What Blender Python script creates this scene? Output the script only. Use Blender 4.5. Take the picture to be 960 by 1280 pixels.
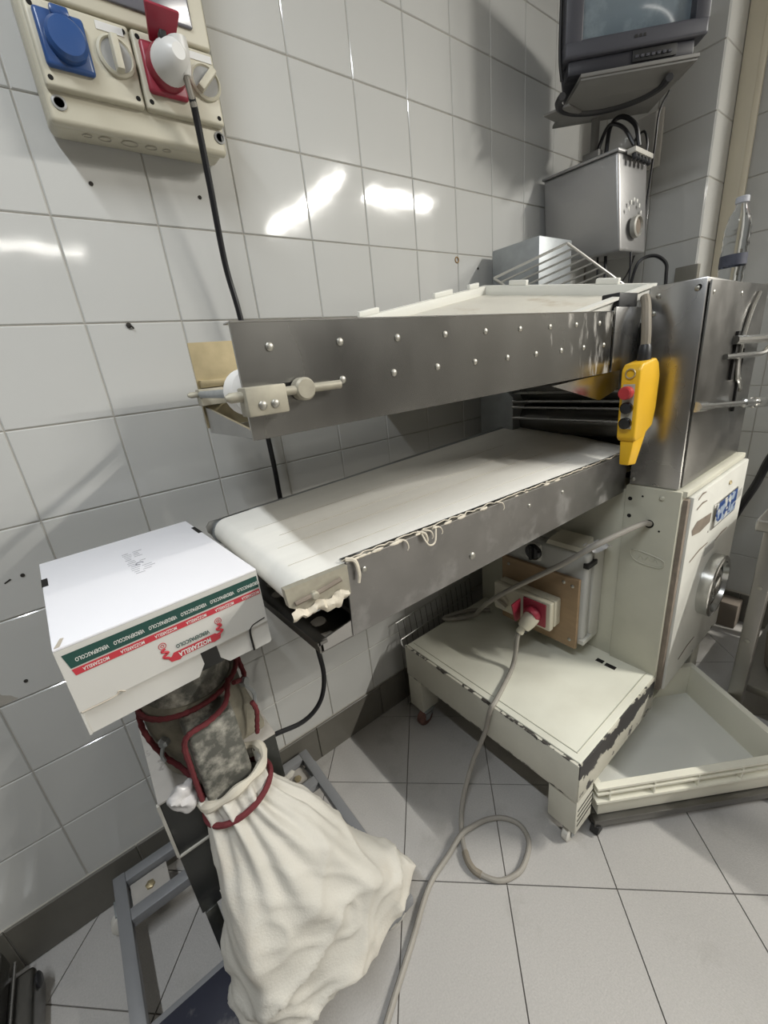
import bpy, bmesh, math, random
from mathutils import Vector, Matrix, noise

random.seed(7)
SC = bpy.context.scene
COL = SC.collection
for o in list(bpy.data.objects):
    bpy.data.objects.remove(o)

# ------------------------------------------------------------------ camera
cam_d = bpy.data.cameras.new('camera')
cam = bpy.data.objects.new('camera', cam_d)
COL.objects.link(cam)
cam_d.sensor_fit = 'VERTICAL'
cam_d.sensor_height = 36.0
cam_d.lens = 14.427
cam_d.clip_start = 0.02
CR = Matrix(((0.78365, 0.28292, -0.55304), (-0.61285, 0.20662, -0.7627), (-0.10151, 0.93662, 0.33531)))
cam.matrix_world = Matrix.Translation((-0.1, -1.1673, 1.3913)) @ CR.to_4x4()
SC.camera = cam

# ------------------------------------------------------------------ world, exposure
world = bpy.data.worlds.new('world')
SC.world = world
world.use_nodes = True
world.node_tree.nodes['Background'].inputs[0].default_value = (0.9, 0.95, 1.0, 1)
world.node_tree.nodes['Background'].inputs[1].default_value = 0.03
SC.view_settings.view_transform = 'Standard'
SC.view_settings.look = 'None'
SC.view_settings.gamma = 1.0
SC.view_settings.use_curve_mapping = False
SC.view_settings.exposure = 0.0
LIGHT_MAIN = 205.0     # watts, ceiling tube lamp over the aisle (x 2.7)
LIGHT_SECOND = 120.0
LIGHT_NEAR = 40.0      # lamp almost overhead, above the person taking the picture
LIGHT_FAR = 25.0      # further lamp down the room

# ------------------------------------------------------------------ material helpers
MATS = {}


def nd(nt, t, **kw):
    n = nt.nodes.new(t)
    for k, v in kw.items():
        setattr(n, k, v)
    return n


def mat(name, col, rough=0.5, metal=0.0, var=0.0, vscale=8.0, bump=0.0, bscale=40.0, spec=0.5,
        dirt_glint=None, dscale=6.0, dlo=0.55, dhi=0.7, drough=None, dmetal=None, stretch=None, trans=0.0,
        emit=None, estr=0.0, alpha=1.0, detail=4.0, coat=0.0, ior=1.45, rvar=0.0):
    """Principled material: base colour with noise variation, an optional second 'dirt' colour
    in noise patches, and a fine bump."""
    m = bpy.data.materials.new(name)
    m.use_nodes = True
    nt = m.node_tree
    b = nt.nodes['Principled BSDF']
    L = nt.links.new
    b.inputs['Base Color'].default_value = (*col, 1)
    b.inputs['Roughness'].default_value = rough
    b.inputs['Metallic'].default_value = metal
    b.inputs['Specular IOR Level'].default_value = spec
    b.inputs['IOR'].default_value = ior
    if trans:
        b.inputs['Transmission Weight'].default_value = trans
    if coat:
        b.inputs['Coat Weight'].default_value = coat
    if emit:
        b.inputs['Emission Color'].default_value = (*emit, 1)
        b.inputs['Emission Strength'].default_value = estr
    if alpha < 1:
        b.inputs['Alpha'].default_value = alpha
    tc = nd(nt, 'ShaderNodeTexCoord')
    mp = nd(nt, 'ShaderNodeMapping')
    if stretch:
        mp.inputs['Scale'].default_value = stretch
    L(tc.outputs['Object'], mp.inputs[0])
    colsock = None
    if var:
        n = nd(nt, 'ShaderNodeTexNoise')
        n.inputs['Scale'].default_value = vscale
        n.inputs['Detail'].default_value = detail
        L(mp.outputs[0], n.inputs['Vector'])
        r = nd(nt, 'ShaderNodeMix', data_type='RGBA')
        r.inputs[6].default_value = (*[max(0, c * (1 - var)) for c in col], 1)
        r.inputs[7].default_value = (*[min(1, c * (1 + var)) for c in col], 1)
        L(n.outputs['Fac'], r.inputs[0])
        colsock = r.outputs[2]
        if rvar:
            rr = nd(nt, 'ShaderNodeMapRange')
            rr.inputs[1].default_value = 0.3
            rr.inputs[2].default_value = 0.7
            rr.inputs[3].default_value = max(0.02, rough - rvar)
            rr.inputs[4].default_value = min(1, rough + rvar)
            L(n.outputs['Fac'], rr.inputs[0])
            L(rr.outputs[0], b.inputs['Roughness'])
    if dirt_glint:
        n = nd(nt, 'ShaderNodeTexNoise')
        n.inputs['Scale'].default_value = dscale
        n.inputs['Detail'].default_value = 8.0
        n.inputs['Roughness'].default_value = 0.65
        L(tc.outputs['Object'], n.inputs['Vector'])
        r = nd(nt, 'ShaderNodeMapRange')
        r.inputs[1].default_value = dlo
        r.inputs[2].default_value = dhi
        L(n.outputs['Fac'], r.inputs[0])
        x = nd(nt, 'ShaderNodeMix', data_type='RGBA')
        if colsock:
            L(colsock, x.inputs[6])
        else:
            x.inputs[6].default_value = (*col, 1)
        x.inputs[7].default_value = (*dirt_glint, 1)
        L(r.outputs[0], x.inputs[0])
        colsock = x.outputs[2]
        if dmetal is not None:
            y = nd(nt, 'ShaderNodeMix')
            y.inputs[2].default_value = metal
            y.inputs[3].default_value = dmetal
            L(r.outputs[0], y.inputs[0])
            L(y.outputs[0], b.inputs['Metallic'])
        if drough is not None:
            y = nd(nt, 'ShaderNodeMix')
            y.inputs[2].default_value = rough
            y.inputs[3].default_value = drough
            L(r.outputs[0], y.inputs[0])
            L(y.outputs[0], b.inputs['Roughness'])
    if colsock:
        L(colsock, b.inputs['Base Color'])
    if bump:
        n = nd(nt, 'ShaderNodeTexNoise')
        n.inputs['Scale'].default_value = bscale
        n.inputs['Detail'].default_value = 3.0
        L(mp.outputs[0], n.inputs['Vector'])
        bp = nd(nt, 'ShaderNodeBump')
        bp.inputs['Strength'].default_value = 1.0
        bp.inputs['Distance'].default_value = bump
        L(n.outputs['Fac'], bp.inputs['Height'])
        L(bp.outputs[0], b.inputs['Normal'])
    MATS[name] = m
    return m


def chipped(name, col, dark, edges, rough=0.45, base_hi=0.73, edge_gain=0.32, nscale=22.0, var=0.06, dirtcol=None):
    """Old enamel paint: small chips everywhere and worn strips along given object-space edges.
    edges: list of (axis, value, half_width, gain)."""
    m = bpy.data.materials.new(name)
    m.use_nodes = True
    nt = m.node_tree
    b = nt.nodes['Principled BSDF']
    L = nt.links.new
    tc = nd(nt, 'ShaderNodeTexCoord')
    sep = nd(nt, 'ShaderNodeSeparateXYZ')
    L(tc.outputs['Object'], sep.inputs[0])
    n = nd(nt, 'ShaderNodeTexNoise')
    n.inputs['Scale'].default_value = nscale
    n.inputs['Detail'].default_value = 7
    n.inputs['Roughness'].default_value = 0.62
    L(tc.outputs['Object'], n.inputs['Vector'])
    cur = None
    for ax, val, w, g in edges:
        s = nd(nt, 'ShaderNodeMath', operation='SUBTRACT')
        L(sep.outputs[ax], s.inputs[0])
        s.inputs[1].default_value = val
        a = nd(nt, 'ShaderNodeMath', operation='ABSOLUTE')
        L(s.outputs[0], a.inputs[0])
        r = nd(nt, 'ShaderNodeMapRange')
        r.inputs[1].default_value = 0
        r.inputs[2].default_value = w
        r.inputs[3].default_value = g
        r.inputs[4].default_value = 0
        L(a.outputs[0], r.inputs[0])
        if cur is None:
            cur = r.outputs[0]
        else:
            mx = nd(nt, 'ShaderNodeMath', operation='MAXIMUM')
            L(cur, mx.inputs[0])
            L(r.outputs[0], mx.inputs[1])
            cur = mx.outputs[0]
    tot = n.outputs['Fac']
    if cur is not None:
        ad = nd(nt, 'ShaderNodeMath', operation='ADD')
        L(n.outputs['Fac'], ad.inputs[0])
        L(cur, ad.inputs[1])
        tot = ad.outputs[0]
    st = nd(nt, 'ShaderNodeMapRange')
    st.inputs[1].default_value = base_hi
    st.inputs[2].default_value = base_hi + 0.03
    L(tot, st.inputs[0])
    n2 = nd(nt, 'ShaderNodeTexNoise')
    n2.inputs['Scale'].default_value = 5
    n2.inputs['Detail'].default_value = 5
    L(tc.outputs['Object'], n2.inputs['Vector'])
    v = nd(nt, 'ShaderNodeMix', data_type='RGBA')
    dc = dirtcol or [c * (1 - 2 * var) for c in col]
    v.inputs[6].default_value = (*dc, 1)
    v.inputs[7].default_value = (*col, 1)
    rr = nd(nt, 'ShaderNodeMapRange')
    rr.inputs[1].default_value = 0.35
    rr.inputs[2].default_value = 0.6
    L(n2.outputs['Fac'], rr.inputs[0])
    L(rr.outputs[0], v.inputs[0])
    x = nd(nt, 'ShaderNodeMix', data_type='RGBA')
    L(st.outputs[0], x.inputs[0])
    L(v.outputs[2], x.inputs[6])
    x.inputs[7].default_value = (*dark, 1)
    L(x.outputs[2], b.inputs['Base Color'])
    b.inputs['Roughness'].default_value = rough
    bp = nd(nt, 'ShaderNodeBump')
    bp.inputs['Distance'].default_value = 0.0015
    bp.invert = True
    L(st.outputs[0], bp.inputs['Height'])
    L(bp.outputs[0], b.inputs['Normal'])
    MATS[name] = m
    return m


def flour_steel(name, col, x0, x1):
    """Brushed steel whose flour splashes thicken from x0 to x1 along the plate."""
    m = mat(name, col, rough=0.24, metal=1, var=0.22, vscale=4, stretch=(1, 1, 0.6), rvar=0.06)
    nt = m.node_tree
    b = nt.nodes['Principled BSDF']
    L = nt.links.new
    tc = nd(nt, 'ShaderNodeTexCoord')
    mp = nd(nt, 'ShaderNodeMapping')
    mp.inputs['Scale'].default_value = (1.6, 1, 0.55)
    mp.inputs['Rotation'].default_value = (0, 0.25, 0)
    L(tc.outputs['Object'], mp.inputs[0])
    n = nd(nt, 'ShaderNodeTexNoise')
    n.inputs['Scale'].default_value = 26
    n.inputs['Detail'].default_value = 6
    L(mp.outputs[0], n.inputs['Vector'])
    sp = nd(nt, 'ShaderNodeSeparateXYZ')
    L(tc.outputs['Object'], sp.inputs[0])
    g = nd(nt, 'ShaderNodeMapRange')
    g.inputs[1].default_value = x0 - 1.15
    g.inputs[2].default_value = x1 - 1.15
    g.inputs[3].default_value = 0.0
    g.inputs[4].default_value = 0.24
    L(sp.outputs[0], g.inputs[0])
    ad = nd(nt, 'ShaderNodeMath', operation='ADD')
    L(n.outputs['Fac'], ad.inputs[0])
    L(g.outputs[0], ad.inputs[1])
    st = nd(nt, 'ShaderNodeMapRange')
    st.inputs[1].default_value = 0.70
    st.inputs[2].default_value = 0.86
    st.inputs[4].default_value = 0.8
    L(ad.outputs[0], st.inputs[0])
    old = b.inputs['Base Color'].links[0].from_socket
    x = nd(nt, 'ShaderNodeMix', data_type='RGBA')
    L(st.outputs[0], x.inputs[0])
    L(old, x.inputs[6])
    x.inputs[7].default_value = (0.55, 0.53, 0.49, 1)
    L(x.outputs[2], b.inputs['Base Color'])
    inv = nd(nt, 'ShaderNodeMath', operation='SUBTRACT')
    inv.inputs[0].default_value = 1.0
    L(st.outputs[0], inv.inputs[1])
    L(inv.outputs[0], b.inputs['Metallic'])
    return m


# ------------------------------------------------------------------ materials
mat('tile_white', (0.515, 0.515, 0.495), rough=0.07, var=0.03, vscale=3, bump=0.0011, bscale=4.5, spec=0.5, rvar=0.02)
mat('grout', (0.40, 0.375, 0.33), rough=0.9, var=0.25, vscale=14)
mat('baseboard_tile', (0.125, 0.118, 0.10), rough=0.42, var=0.15, vscale=20)
mat('floor_tile', (0.42, 0.405, 0.385), rough=0.55, var=0.14, vscale=230, detail=2, bump=0.0006, bscale=260,
    dirt_glint=(0.30, 0.285, 0.26), dscale=5, dlo=0.56, dhi=0.8)
mat('floor_grout', (0.17, 0.155, 0.135), rough=0.95, var=0.3, vscale=18)
mat('far_wall', (0.10, 0.097, 0.09), rough=0.5, var=0.1)
mat('plaster', (0.66, 0.65, 0.63), rough=0.8, var=0.03)
mat('beige_paint', (0.62, 0.56, 0.43), rough=0.45, var=0.06)
mat('steel', (0.46, 0.455, 0.445), rough=0.27, metal=1, var=0.10, vscale=5, rvar=0.05)
mat('steel_table', (0.34, 0.33, 0.31), rough=0.42, metal=1, var=0.10, vscale=5)
mat('steel_flour', (0.40, 0.395, 0.385), rough=0.33, metal=1, var=0.22, vscale=9, dirt_glint=(0.55, 0.53, 0.49), dscale=9,
    dlo=0.60, dhi=0.78, drough=0.85, dmetal=0.0, rvar=0.10)
mat('steel_dirty', (0.21, 0.206, 0.20), rough=0.34, metal=0.95, var=0.3, vscale=10, dirt_glint=(0.36, 0.35, 0.33), dscale=11,
    dlo=0.52, dhi=0.85, drough=0.85, dmetal=0.0, rvar=0.12)
mat('steel_dark', (0.20, 0.195, 0.185), rough=0.36, metal=1, var=0.25, vscale=9, rvar=0.08)
mat('chrome', (0.62, 0.62, 0.60), rough=0.22, metal=1)
mat('galvanised', (0.36, 0.38, 0.39), rough=0.5, metal=0.7, var=0.2, vscale=25)
mat('brass_warm_reflection', (0.50, 0.42, 0.26), rough=0.4, metal=0.8, var=0.25, vscale=30)  # brass fittings; on the far steel plate a warm reflection painted in
mat('bracket_cream', (0.37, 0.345, 0.275), rough=0.55, metal=0.25, var=0.3, vscale=50)
mat('screw', (0.42, 0.41, 0.37), rough=0.45, metal=1)
mat('black', (0.012, 0.012, 0.012), rough=0.5)
mat('black_rubber', (0.02, 0.02, 0.022), rough=0.42)
mat('hole_dark', (0.008, 0.007, 0.006), rough=0.9)
mat('wall_hole', (0.03, 0.027, 0.023), rough=0.9)
mat('belt', (0.86, 0.84, 0.775), rough=0.92, var=0.07, vscale=5, stretch=(0.6, 6, 1), bump=0.0006, bscale=300)
mat('belt_crease', (0.52, 0.48, 0.40), rough=0.95)
mat('belt_white', (0.80, 0.78, 0.74), rough=0.7, var=0.04)
mat('dough', (0.66, 0.60, 0.49), rough=0.85, var=0.2, vscale=60, bump=0.002, bscale=90)
mat('plastic_white', (0.80, 0.795, 0.74), rough=0.38, var=0.04, vscale=6)
mat('tray_floor', (0.66, 0.635, 0.56), rough=0.6, var=0.10, vscale=8, dirt_glint=(0.52, 0.46, 0.36), dscale=7, dlo=0.58, dhi=0.75)
mat('crate_plastic', (0.76, 0.74, 0.63), rough=0.42, var=0.05, vscale=6)
mat('crate_floor', (0.68, 0.68, 0.63), rough=0.5, var=0.06, vscale=5, dirt_glint=(0.78, 0.77, 0.72), dscale=26, dlo=0.70, dhi=0.74)
mat('panel_cream', (0.52, 0.49, 0.39), rough=0.42, var=0.05, vscale=6)
mat('panel_dark', (0.42, 0.395, 0.33), rough=0.45)
mat('blue_plastic', (0.028, 0.075, 0.22), rough=0.28, var=0.1)
mat('red_plastic', (0.27, 0.025, 0.045), rough=0.38, var=0.1)
mat('plug_white', (0.66, 0.655, 0.63), rough=0.35)
mat('grey_plastic', (0.30, 0.30, 0.29), rough=0.4)
mat('smoked', (0.16, 0.16, 0.18), rough=0.16, spec=0.6, var=0.2, vscale=6)
mat('yellow', (0.74, 0.43, 0.018), rough=0.42, var=0.10, vscale=14, dirt_glint=(0.45, 0.27, 0.03), dscale=14, dlo=0.62, dhi=0.8)
mat('button_red', (0.40, 0.03, 0.035), rough=0.35, var=0.2, vscale=30)
mat('glossy_black', (0.006, 0.006, 0.008), rough=0.1)
mat('cord_grey', (0.30, 0.28, 0.245), rough=0.55, var=0.12, vscale=30)
mat('cord_brown', (0.24, 0.21, 0.165), rough=0.6, var=0.15, vscale=30)
mat('cord_black', (0.013, 0.013, 0.015), rough=0.35)
mat('card_lit_top', (0.80, 0.795, 0.825), rough=0.62, var=0.02)  # carton top coloured lighter and cooler, as lit from above
mat('card_shaded_side', (0.56, 0.55, 0.515), rough=0.65, var=0.03)  # same white card with the shade of the sides painted in
mat('card_edge', (0.45, 0.40, 0.33), rough=0.8)
mat('ink_green', (0.014, 0.062, 0.05), rough=0.5, var=0.1)
mat('ink_red', (0.47, 0.035, 0.05), rough=0.5, var=0.1)
mat('ink_white', (0.72, 0.72, 0.68), rough=0.55)
mat('ink_black', (0.05, 0.05, 0.06), rough=0.55)
mat('ink_grey', (0.30, 0.30, 0.33), rough=0.55)
mat('ink_blue', (0.02, 0.03, 0.14), rough=0.5)
mat('sack', (0.56, 0.54, 0.485), rough=0.92, var=0.08, vscale=9, bump=0.0008, bscale=220,
    dirt_glint=(0.56, 0.515, 0.44), dscale=5, dlo=0.55, dhi=0.75)
mat('sack_rim', (0.56, 0.52, 0.43), rough=0.92, var=0.1, vscale=12)
mat('red_rope', (0.13, 0.022, 0.026), rough=0.85, var=0.25, vscale=60, bump=0.002, bscale=140)
mat('plastic_film', (0.60, 0.585, 0.58), rough=0.25, var=0.06, bump=0.0012, bscale=70)
mat('cast_dusty', (0.115, 0.115, 0.10), rough=0.6, metal=0.3, var=0.3, vscale=14, dirt_glint=(0.46, 0.44, 0.38), dscale=24,
    dlo=0.46, dhi=0.68, drough=0.95, dmetal=0.0)
mat('cast_olive', (0.14, 0.13, 0.10), rough=0.7, var=0.25, vscale=10, dirt_glint=(0.30, 0.275, 0.21), dscale=9, dlo=0.45, dhi=0.72)
mat('stand_black', (0.022, 0.023, 0.02), rough=0.28, var=0.5, vscale=12, dirt_glint=(0.13, 0.13, 0.11), dscale=6, dlo=0.56, dhi=0.78)
mat('stand_top', (0.42, 0.395, 0.36), rough=0.85, var=0.25, vscale=14, dirt_glint=(0.10, 0.095, 0.085), dscale=11, dlo=0.60, dhi=0.68)
mat('stand_edge', (0.55, 0.53, 0.47), rough=0.6, var=0.15)
mat('frame_paint', (0.27, 0.275, 0.285), rough=0.45, metal=0.35, var=0.12, vscale=12)
mat('base_blue', (0.022, 0.024, 0.04), rough=0.4, var=0.3, vscale=9, dirt_glint=(0.30, 0.29, 0.27), dscale=8, dlo=0.60, dhi=0.80)
mat('caster_white', (0.60, 0.58, 0.53), rough=0.5)
mat('caster_red', (0.15, 0.075, 0.06), rough=0.6, var=0.2)
mat('caster_black', (0.02, 0.02, 0.02), rough=0.6)
mat('plywood', (0.27, 0.185, 0.105), rough=0.6, var=0.18, vscale=8, stretch=(1, 1.5, 9))
mat('enclosure_grey', (0.40, 0.40, 0.375), rough=0.45, var=0.06)
mat('enclosure_side', (0.48, 0.475, 0.43), rough=0.45, var=0.05)
mat('tv_shell', (0.055, 0.056, 0.068), rough=0.42, var=0.05)
mat('tv_dark', (0.022, 0.022, 0.028), rough=0.4)
mat('tv_tray', (0.17, 0.166, 0.155), rough=0.55, var=0.06)
mat('tv_screen', (0.16, 0.20, 0.23), rough=0.12, spec=0.8, var=0.35, vscale=7, dirt_glint=(0.30, 0.36, 0.38), dscale=9, dlo=0.5, dhi=0.8)  # bluish reflections on the glass painted into the colour patches
mat('bracket_paint', (0.20, 0.195, 0.185), rough=0.5)
mat('wallbox_steel', (0.42, 0.415, 0.41), rough=0.42, metal=0.75, var=0.08, vscale=4, dirt_glint=(0.24, 0.19, 0.13), dscale=5, dlo=0.62, dhi=0.85, drough=0.7, dmetal=0.2)
mat('wallbox_side', (0.45, 0.44, 0.40), rough=0.5, metal=0.3, var=0.15, vscale=12)
mat('bottle', (0.92, 0.94, 0.95), rough=0.05, trans=1.0, ior=1.3)
mat('bottle_label', (0.06, 0.065, 0.09), rough=0.5, var=0.3, vscale=40)
mat('bottle_cap', (0.42, 0.43, 0.47), rough=0.4)
mat('junction', (0.20, 0.19, 0.16), rough=0.55)
mat('outlet_plate', (0.62, 0.60, 0.55), rough=0.45)
mat('outlet_grey', (0.36, 0.35, 0.33), rough=0.45)
mat('wire', (0.50, 0.50, 0.48), rough=0.35, metal=1)
mat('wire_rack', (0.62, 0.61, 0.58), rough=0.35, metal=0.8)
mat('carton_brown', (0.20, 0.17, 0.14), rough=0.8)
mat('ring_brown', (0.30, 0.19, 0.08), rough=0.8)
mat('worn_brown', (0.20, 0.165, 0.13), rough=0.7, var=0.4, vscale=30)
flour_steel('steel_upper', (0.33, 0.325, 0.31), 0.70, 1.0)
chipped('cab_paint', (0.58, 0.565, 0.47), (0.055, 0.05, 0.045), [], base_hi=0.775, nscale=26)
chipped('cab_end', (0.50, 0.49, 0.40), (0.05, 0.045, 0.04), [(1, -0.803, 0.02, 0.22)], base_hi=0.78, nscale=26)
chipped('door_paint', (0.64, 0.635, 0.58), (0.075, 0.06, 0.05),
        [(0, 1.20, 0.035, 0.20), (2, 0.30, 0.03, 0.14), (2, 0.80, 0.03, 0.11)], base_hi=0.745, nscale=15)
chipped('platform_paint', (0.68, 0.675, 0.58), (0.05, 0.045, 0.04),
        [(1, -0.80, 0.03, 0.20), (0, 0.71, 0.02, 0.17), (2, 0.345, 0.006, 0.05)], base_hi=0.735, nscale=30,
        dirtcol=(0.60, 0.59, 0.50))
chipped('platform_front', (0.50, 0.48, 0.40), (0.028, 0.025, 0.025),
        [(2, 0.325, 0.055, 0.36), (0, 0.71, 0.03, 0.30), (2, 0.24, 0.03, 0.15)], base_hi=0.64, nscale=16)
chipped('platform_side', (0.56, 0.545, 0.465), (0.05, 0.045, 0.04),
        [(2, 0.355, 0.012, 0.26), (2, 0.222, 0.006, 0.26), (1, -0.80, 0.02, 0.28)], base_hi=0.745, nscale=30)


def sticker_material():
    m = bpy.data.materials.new('sticker_print')
    m.use_nodes = True
    nt = m.node_tree
    b = nt.nodes['Principled BSDF']
    tc = nd(nt, 'ShaderNodeTexCoord')
    v = nd(nt, 'ShaderNodeTexVoronoi', distance='CHEBYCHEV')
    v.inputs['Scale'].default_value = 42
    nt.links.new(tc.outputs['Object'], v.inputs['Vector'])
    r = nd(nt, 'ShaderNodeValToRGB')
    r.color_ramp.interpolation = 'CONSTANT'
    r.color_ramp.elements[0].color = (0.03, 0.07, 0.22, 1)
    r.color_ramp.elements[1].position = 0.45
    r.color_ramp.elements[1].color = (0.35, 0.42, 0.52, 1)
    e = r.color_ramp.elements.new(0.7)
    e.color = (0.62, 0.62, 0.58, 1)
    sp = nd(nt, 'ShaderNodeSeparateColor')
    nt.links.new(v.outputs['Color'], sp.inputs[0])
    nt.links.new(sp.outputs[0], r.inputs[0])
    nt.links.new(r.outputs[0], b.inputs['Base Color'])
    b.inputs['Roughness'].default_value = 0.3
    MATS['sticker_print'] = m


sticker_material()


# ------------------------------------------------------------------ mesh helpers (world coordinates)
class MB:
    def __init__(self):
        self.bm = bmesh.new()

    def _add(self, vs, fs):
        v = [self.bm.verts.new(p) for p in vs]
        out = []
        for f in fs:
            try:
                out.append(self.bm.faces.new([v[i] for i in f]))
            except ValueError:
                pass
        return v, out

    def box(self, x0, x1, y0, y1, z0, z1, bev=0.0, seg=2):
        x0, x1 = min(x0, x1), max(x0, x1)
        y0, y1 = min(y0, y1), max(y0, y1)
        z0, z1 = min(z0, z1), max(z0, z1)
        return self.hexa([(x0, y0, z0), (x1, y0, z0), (x1, y1, z0), (x0, y1, z0),
                          (x0, y0, z1), (x1, y0, z1), (x1, y1, z1), (x0, y1, z1)], bev, seg)

    def hexa(self, p, bev=0.0, seg=2):
        v, f = self._add(p, [(3, 2, 1, 0), (4, 5, 6, 7), (0, 1, 5, 4), (1, 2, 6, 5), (2, 3, 7, 6), (3, 0, 4, 7)])
        if bev > 0:
            es = list({e for q in f for e in q.edges})
            bmesh.ops.bevel(self.bm, geom=es, offset=bev, segments=seg, profile=0.5, affect='EDGES')
        return self

    def obox(self, c, ux, uy, hx, hy, z0, z1, bev=0.0, seg=2):
        """Box on a rotated footprint: centre c (x,y), unit axes ux, uy, half sizes."""
        def q(a, b, z):
            return (c[0] + ux[0] * a + uy[0] * b, c[1] + ux[1] * a + uy[1] * b, z)
        return self.hexa([q(-hx, -hy, z0), q(hx, -hy, z0), q(hx, hy, z0), q(-hx, hy, z0),
                          q(-hx, -hy, z1), q(hx, -hy, z1), q(hx, hy, z1), q(-hx, hy, z1)], bev, seg)

    def cyl(self, p0, p1, r0, r1=None, n=20, cap=True):
        r1 = r0 if r1 is None else r1
        p0, p1 = Vector(p0), Vector(p1)
        d = (p1 - p0).normalized()
        a = d.orthogonal().normalized()
        b = d.cross(a)
        vs = []
        for p, r in ((p0, r0), (p1, r1)):
            for i in range(n):
                t = 2 * math.pi * i / n
                vs.append(p + (a * math.cos(t) + b * math.sin(t)) * r)
        fs = [(i, (i + 1) % n, n + (i + 1) % n, n + i) for i in range(n)]
        if cap:
            fs += [tuple(reversed(range(n))), tuple(range(n, 2 * n))]
        self._add(vs, fs)
        return self

    def lathe(self, prof, base, axis=(0, 0, 1), n=28, cap0=True, cap1=True):
        """prof: list of (r, h) along axis from base."""
        base = Vector(base)
        d = Vector(axis).normalized()
        a = d.orthogonal().normalized()
        b = d.cross(a)
        vs, fs = [], []
        for r, h in prof:
            for i in range(n):
                t = 2 * math.pi * i / n
                vs.append(base + d * h + (a * math.cos(t) + b * math.sin(t)) * max(r, 1e-4))
        m = len(prof)
        for j in range(m - 1):
            for i in range(n):
                k = (i + 1) % n
                fs.append((j * n + i, j * n + k, (j + 1) * n + k, (j + 1) * n + i))
        if cap0:
            fs.append(tuple(reversed(range(n))))
        if cap1:
            fs.append(tuple(range((m - 1) * n, m * n)))
        self._add(vs, fs)
        return self

    def tube(self, pts, r, n=10, closed=False, smooth=6, cap=True, rfun=None):
        P = spline(pts, smooth, closed) if smooth > 1 else [Vector(p) for p in pts]
        m = len(P)
        vs, fs = [], []
        up = None
        for j in range(m):
            if closed:
                t = (P[(j + 1) % m] - P[j - 1]).normalized()
            else:
                t = (P[min(j + 1, m - 1)] - P[max(j - 1, 0)]).normalized()
            if up is None:
                up = t.orthogonal().normalized()
            up = (up - t * up.dot(t))
            if up.length < 1e-6:
                up = t.orthogonal()
            up.normalize()
            b = t.cross(up)
            rr = r if rfun is None else r * rfun(j / max(1, m - 1))
            for i in range(n):
                a = 2 * math.pi * i / n
                vs.append(P[j] + (up * math.cos(a) + b * math.sin(a)) * rr)
        for j in range(m if closed else m - 1):
            jn = (j + 1) % m
            for i in range(n):
                k = (i + 1) % n
                fs.append((j * n + i, j * n + k, jn * n + k, jn * n + i))
        if not closed and cap:
            fs.append(tuple(reversed(range(n))))
            fs.append(tuple(range((m - 1) * n, m * n)))
        self._add(vs, fs)
        return self

    def prism(self, poly, off):
        """poly: list of 3D points (planar), extruded by vector off."""
        off = Vector(off)
        n = len(poly)
        a = [Vector(p) for p in poly]
        vs = a + [p + off for p in a]
        fs = [tuple(reversed(range(n))), tuple(range(n, 2 * n))]
        fs += [(i, (i + 1) % n, n + (i + 1) % n, n + i) for i in range(n)]
        self._add(vs, fs)
        return self

    def grid(self, fn, nu, nv, closed_u=False):
        vs = [fn(i / (nu if closed_u else nu - 1), j / (nv - 1)) for j in range(nv) for i in range(nu)]
        fs = []
        for j in range(nv - 1):
            for i in range(nu if closed_u else nu - 1):
                k = (i + 1) % nu
                fs.append((j * nu + i, j * nu + k, (j + 1) * nu + k, (j + 1) * nu + i))
        return self._add(vs, fs)

    def mesh(self, name, matname, origin=(0, 0, 0), smooth=True, ang=35, recalc=True):
        if recalc:
            bmesh.ops.recalc_face_normals(self.bm, faces=self.bm.faces[:])
        bmesh.ops.translate(self.bm, verts=self.bm.verts[:], vec=-Vector(origin))
        me = bpy.data.meshes.new(name)
        self.bm.to_mesh(me)
        self.bm.free()
        me.materials.append(MATS[matname])
        if smooth:
            for p in me.polygons:
                p.use_smooth = True
            me.set_sharp_from_angle(angle=math.radians(ang))
        return me

    def build(self, name, matname, parent=None, origin=None, smooth=True, ang=35, recalc=True):
        if origin is None:
            origin = ROOTLOC.get(parent.name, (0, 0, 0)) if parent else (0, 0, 0)
        me = self.mesh(name, matname, origin, smooth, ang, recalc)
        o = bpy.data.objects.new(name, me)
        COL.objects.link(o)
        if parent:
            o.parent = parent
            ROOTLOC[o.name] = ROOTLOC.get(parent.name, (0, 0, 0))
        else:
            o.location = origin
            ROOTLOC[o.name] = tuple(origin)
        return o


ROOTLOC = {}


def spline(pts, k=6, closed=False):
    P = [Vector(p) for p in pts]
    n = len(P)
    out = []
    for i in range(n if closed else n - 1):
        p0 = P[(i - 1) % n] if (closed or i > 0) else P[0] * 2 - P[1]
        p1 = P[i]
        p2 = P[(i + 1) % n]
        p3 = P[(i + 2) % n] if (closed or i + 2 < n) else P[-1] * 2 - P[-2]
        for s in range(k):
            t = s / k
            out.append(0.5 * ((2 * p1) + (p2 - p0) * t + (2 * p0 - 5 * p1 + 4 * p2 - p3) * t * t
                              + (3 * p1 - p0 - 3 * p2 + p3) * t ** 3))
    if not closed:
        out.append(P[-1])
    return out


def tag(o, label=None, cat=None, group=None, kind=None):
    if label:
        o['label'] = label
    if cat:
        o['category'] = cat
    if group:
        o['group'] = group
    if kind:
        o['kind'] = kind
    return o


def thing(name, label, cat, loc, group=None):
    o = bpy.data.objects.new(name, None)
    COL.objects.link(o)
    o.location = loc
    o.empty_display_size = 0.05
    ROOTLOC[o.name] = tuple(loc)
    return tag(o, label, cat, group)


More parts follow.
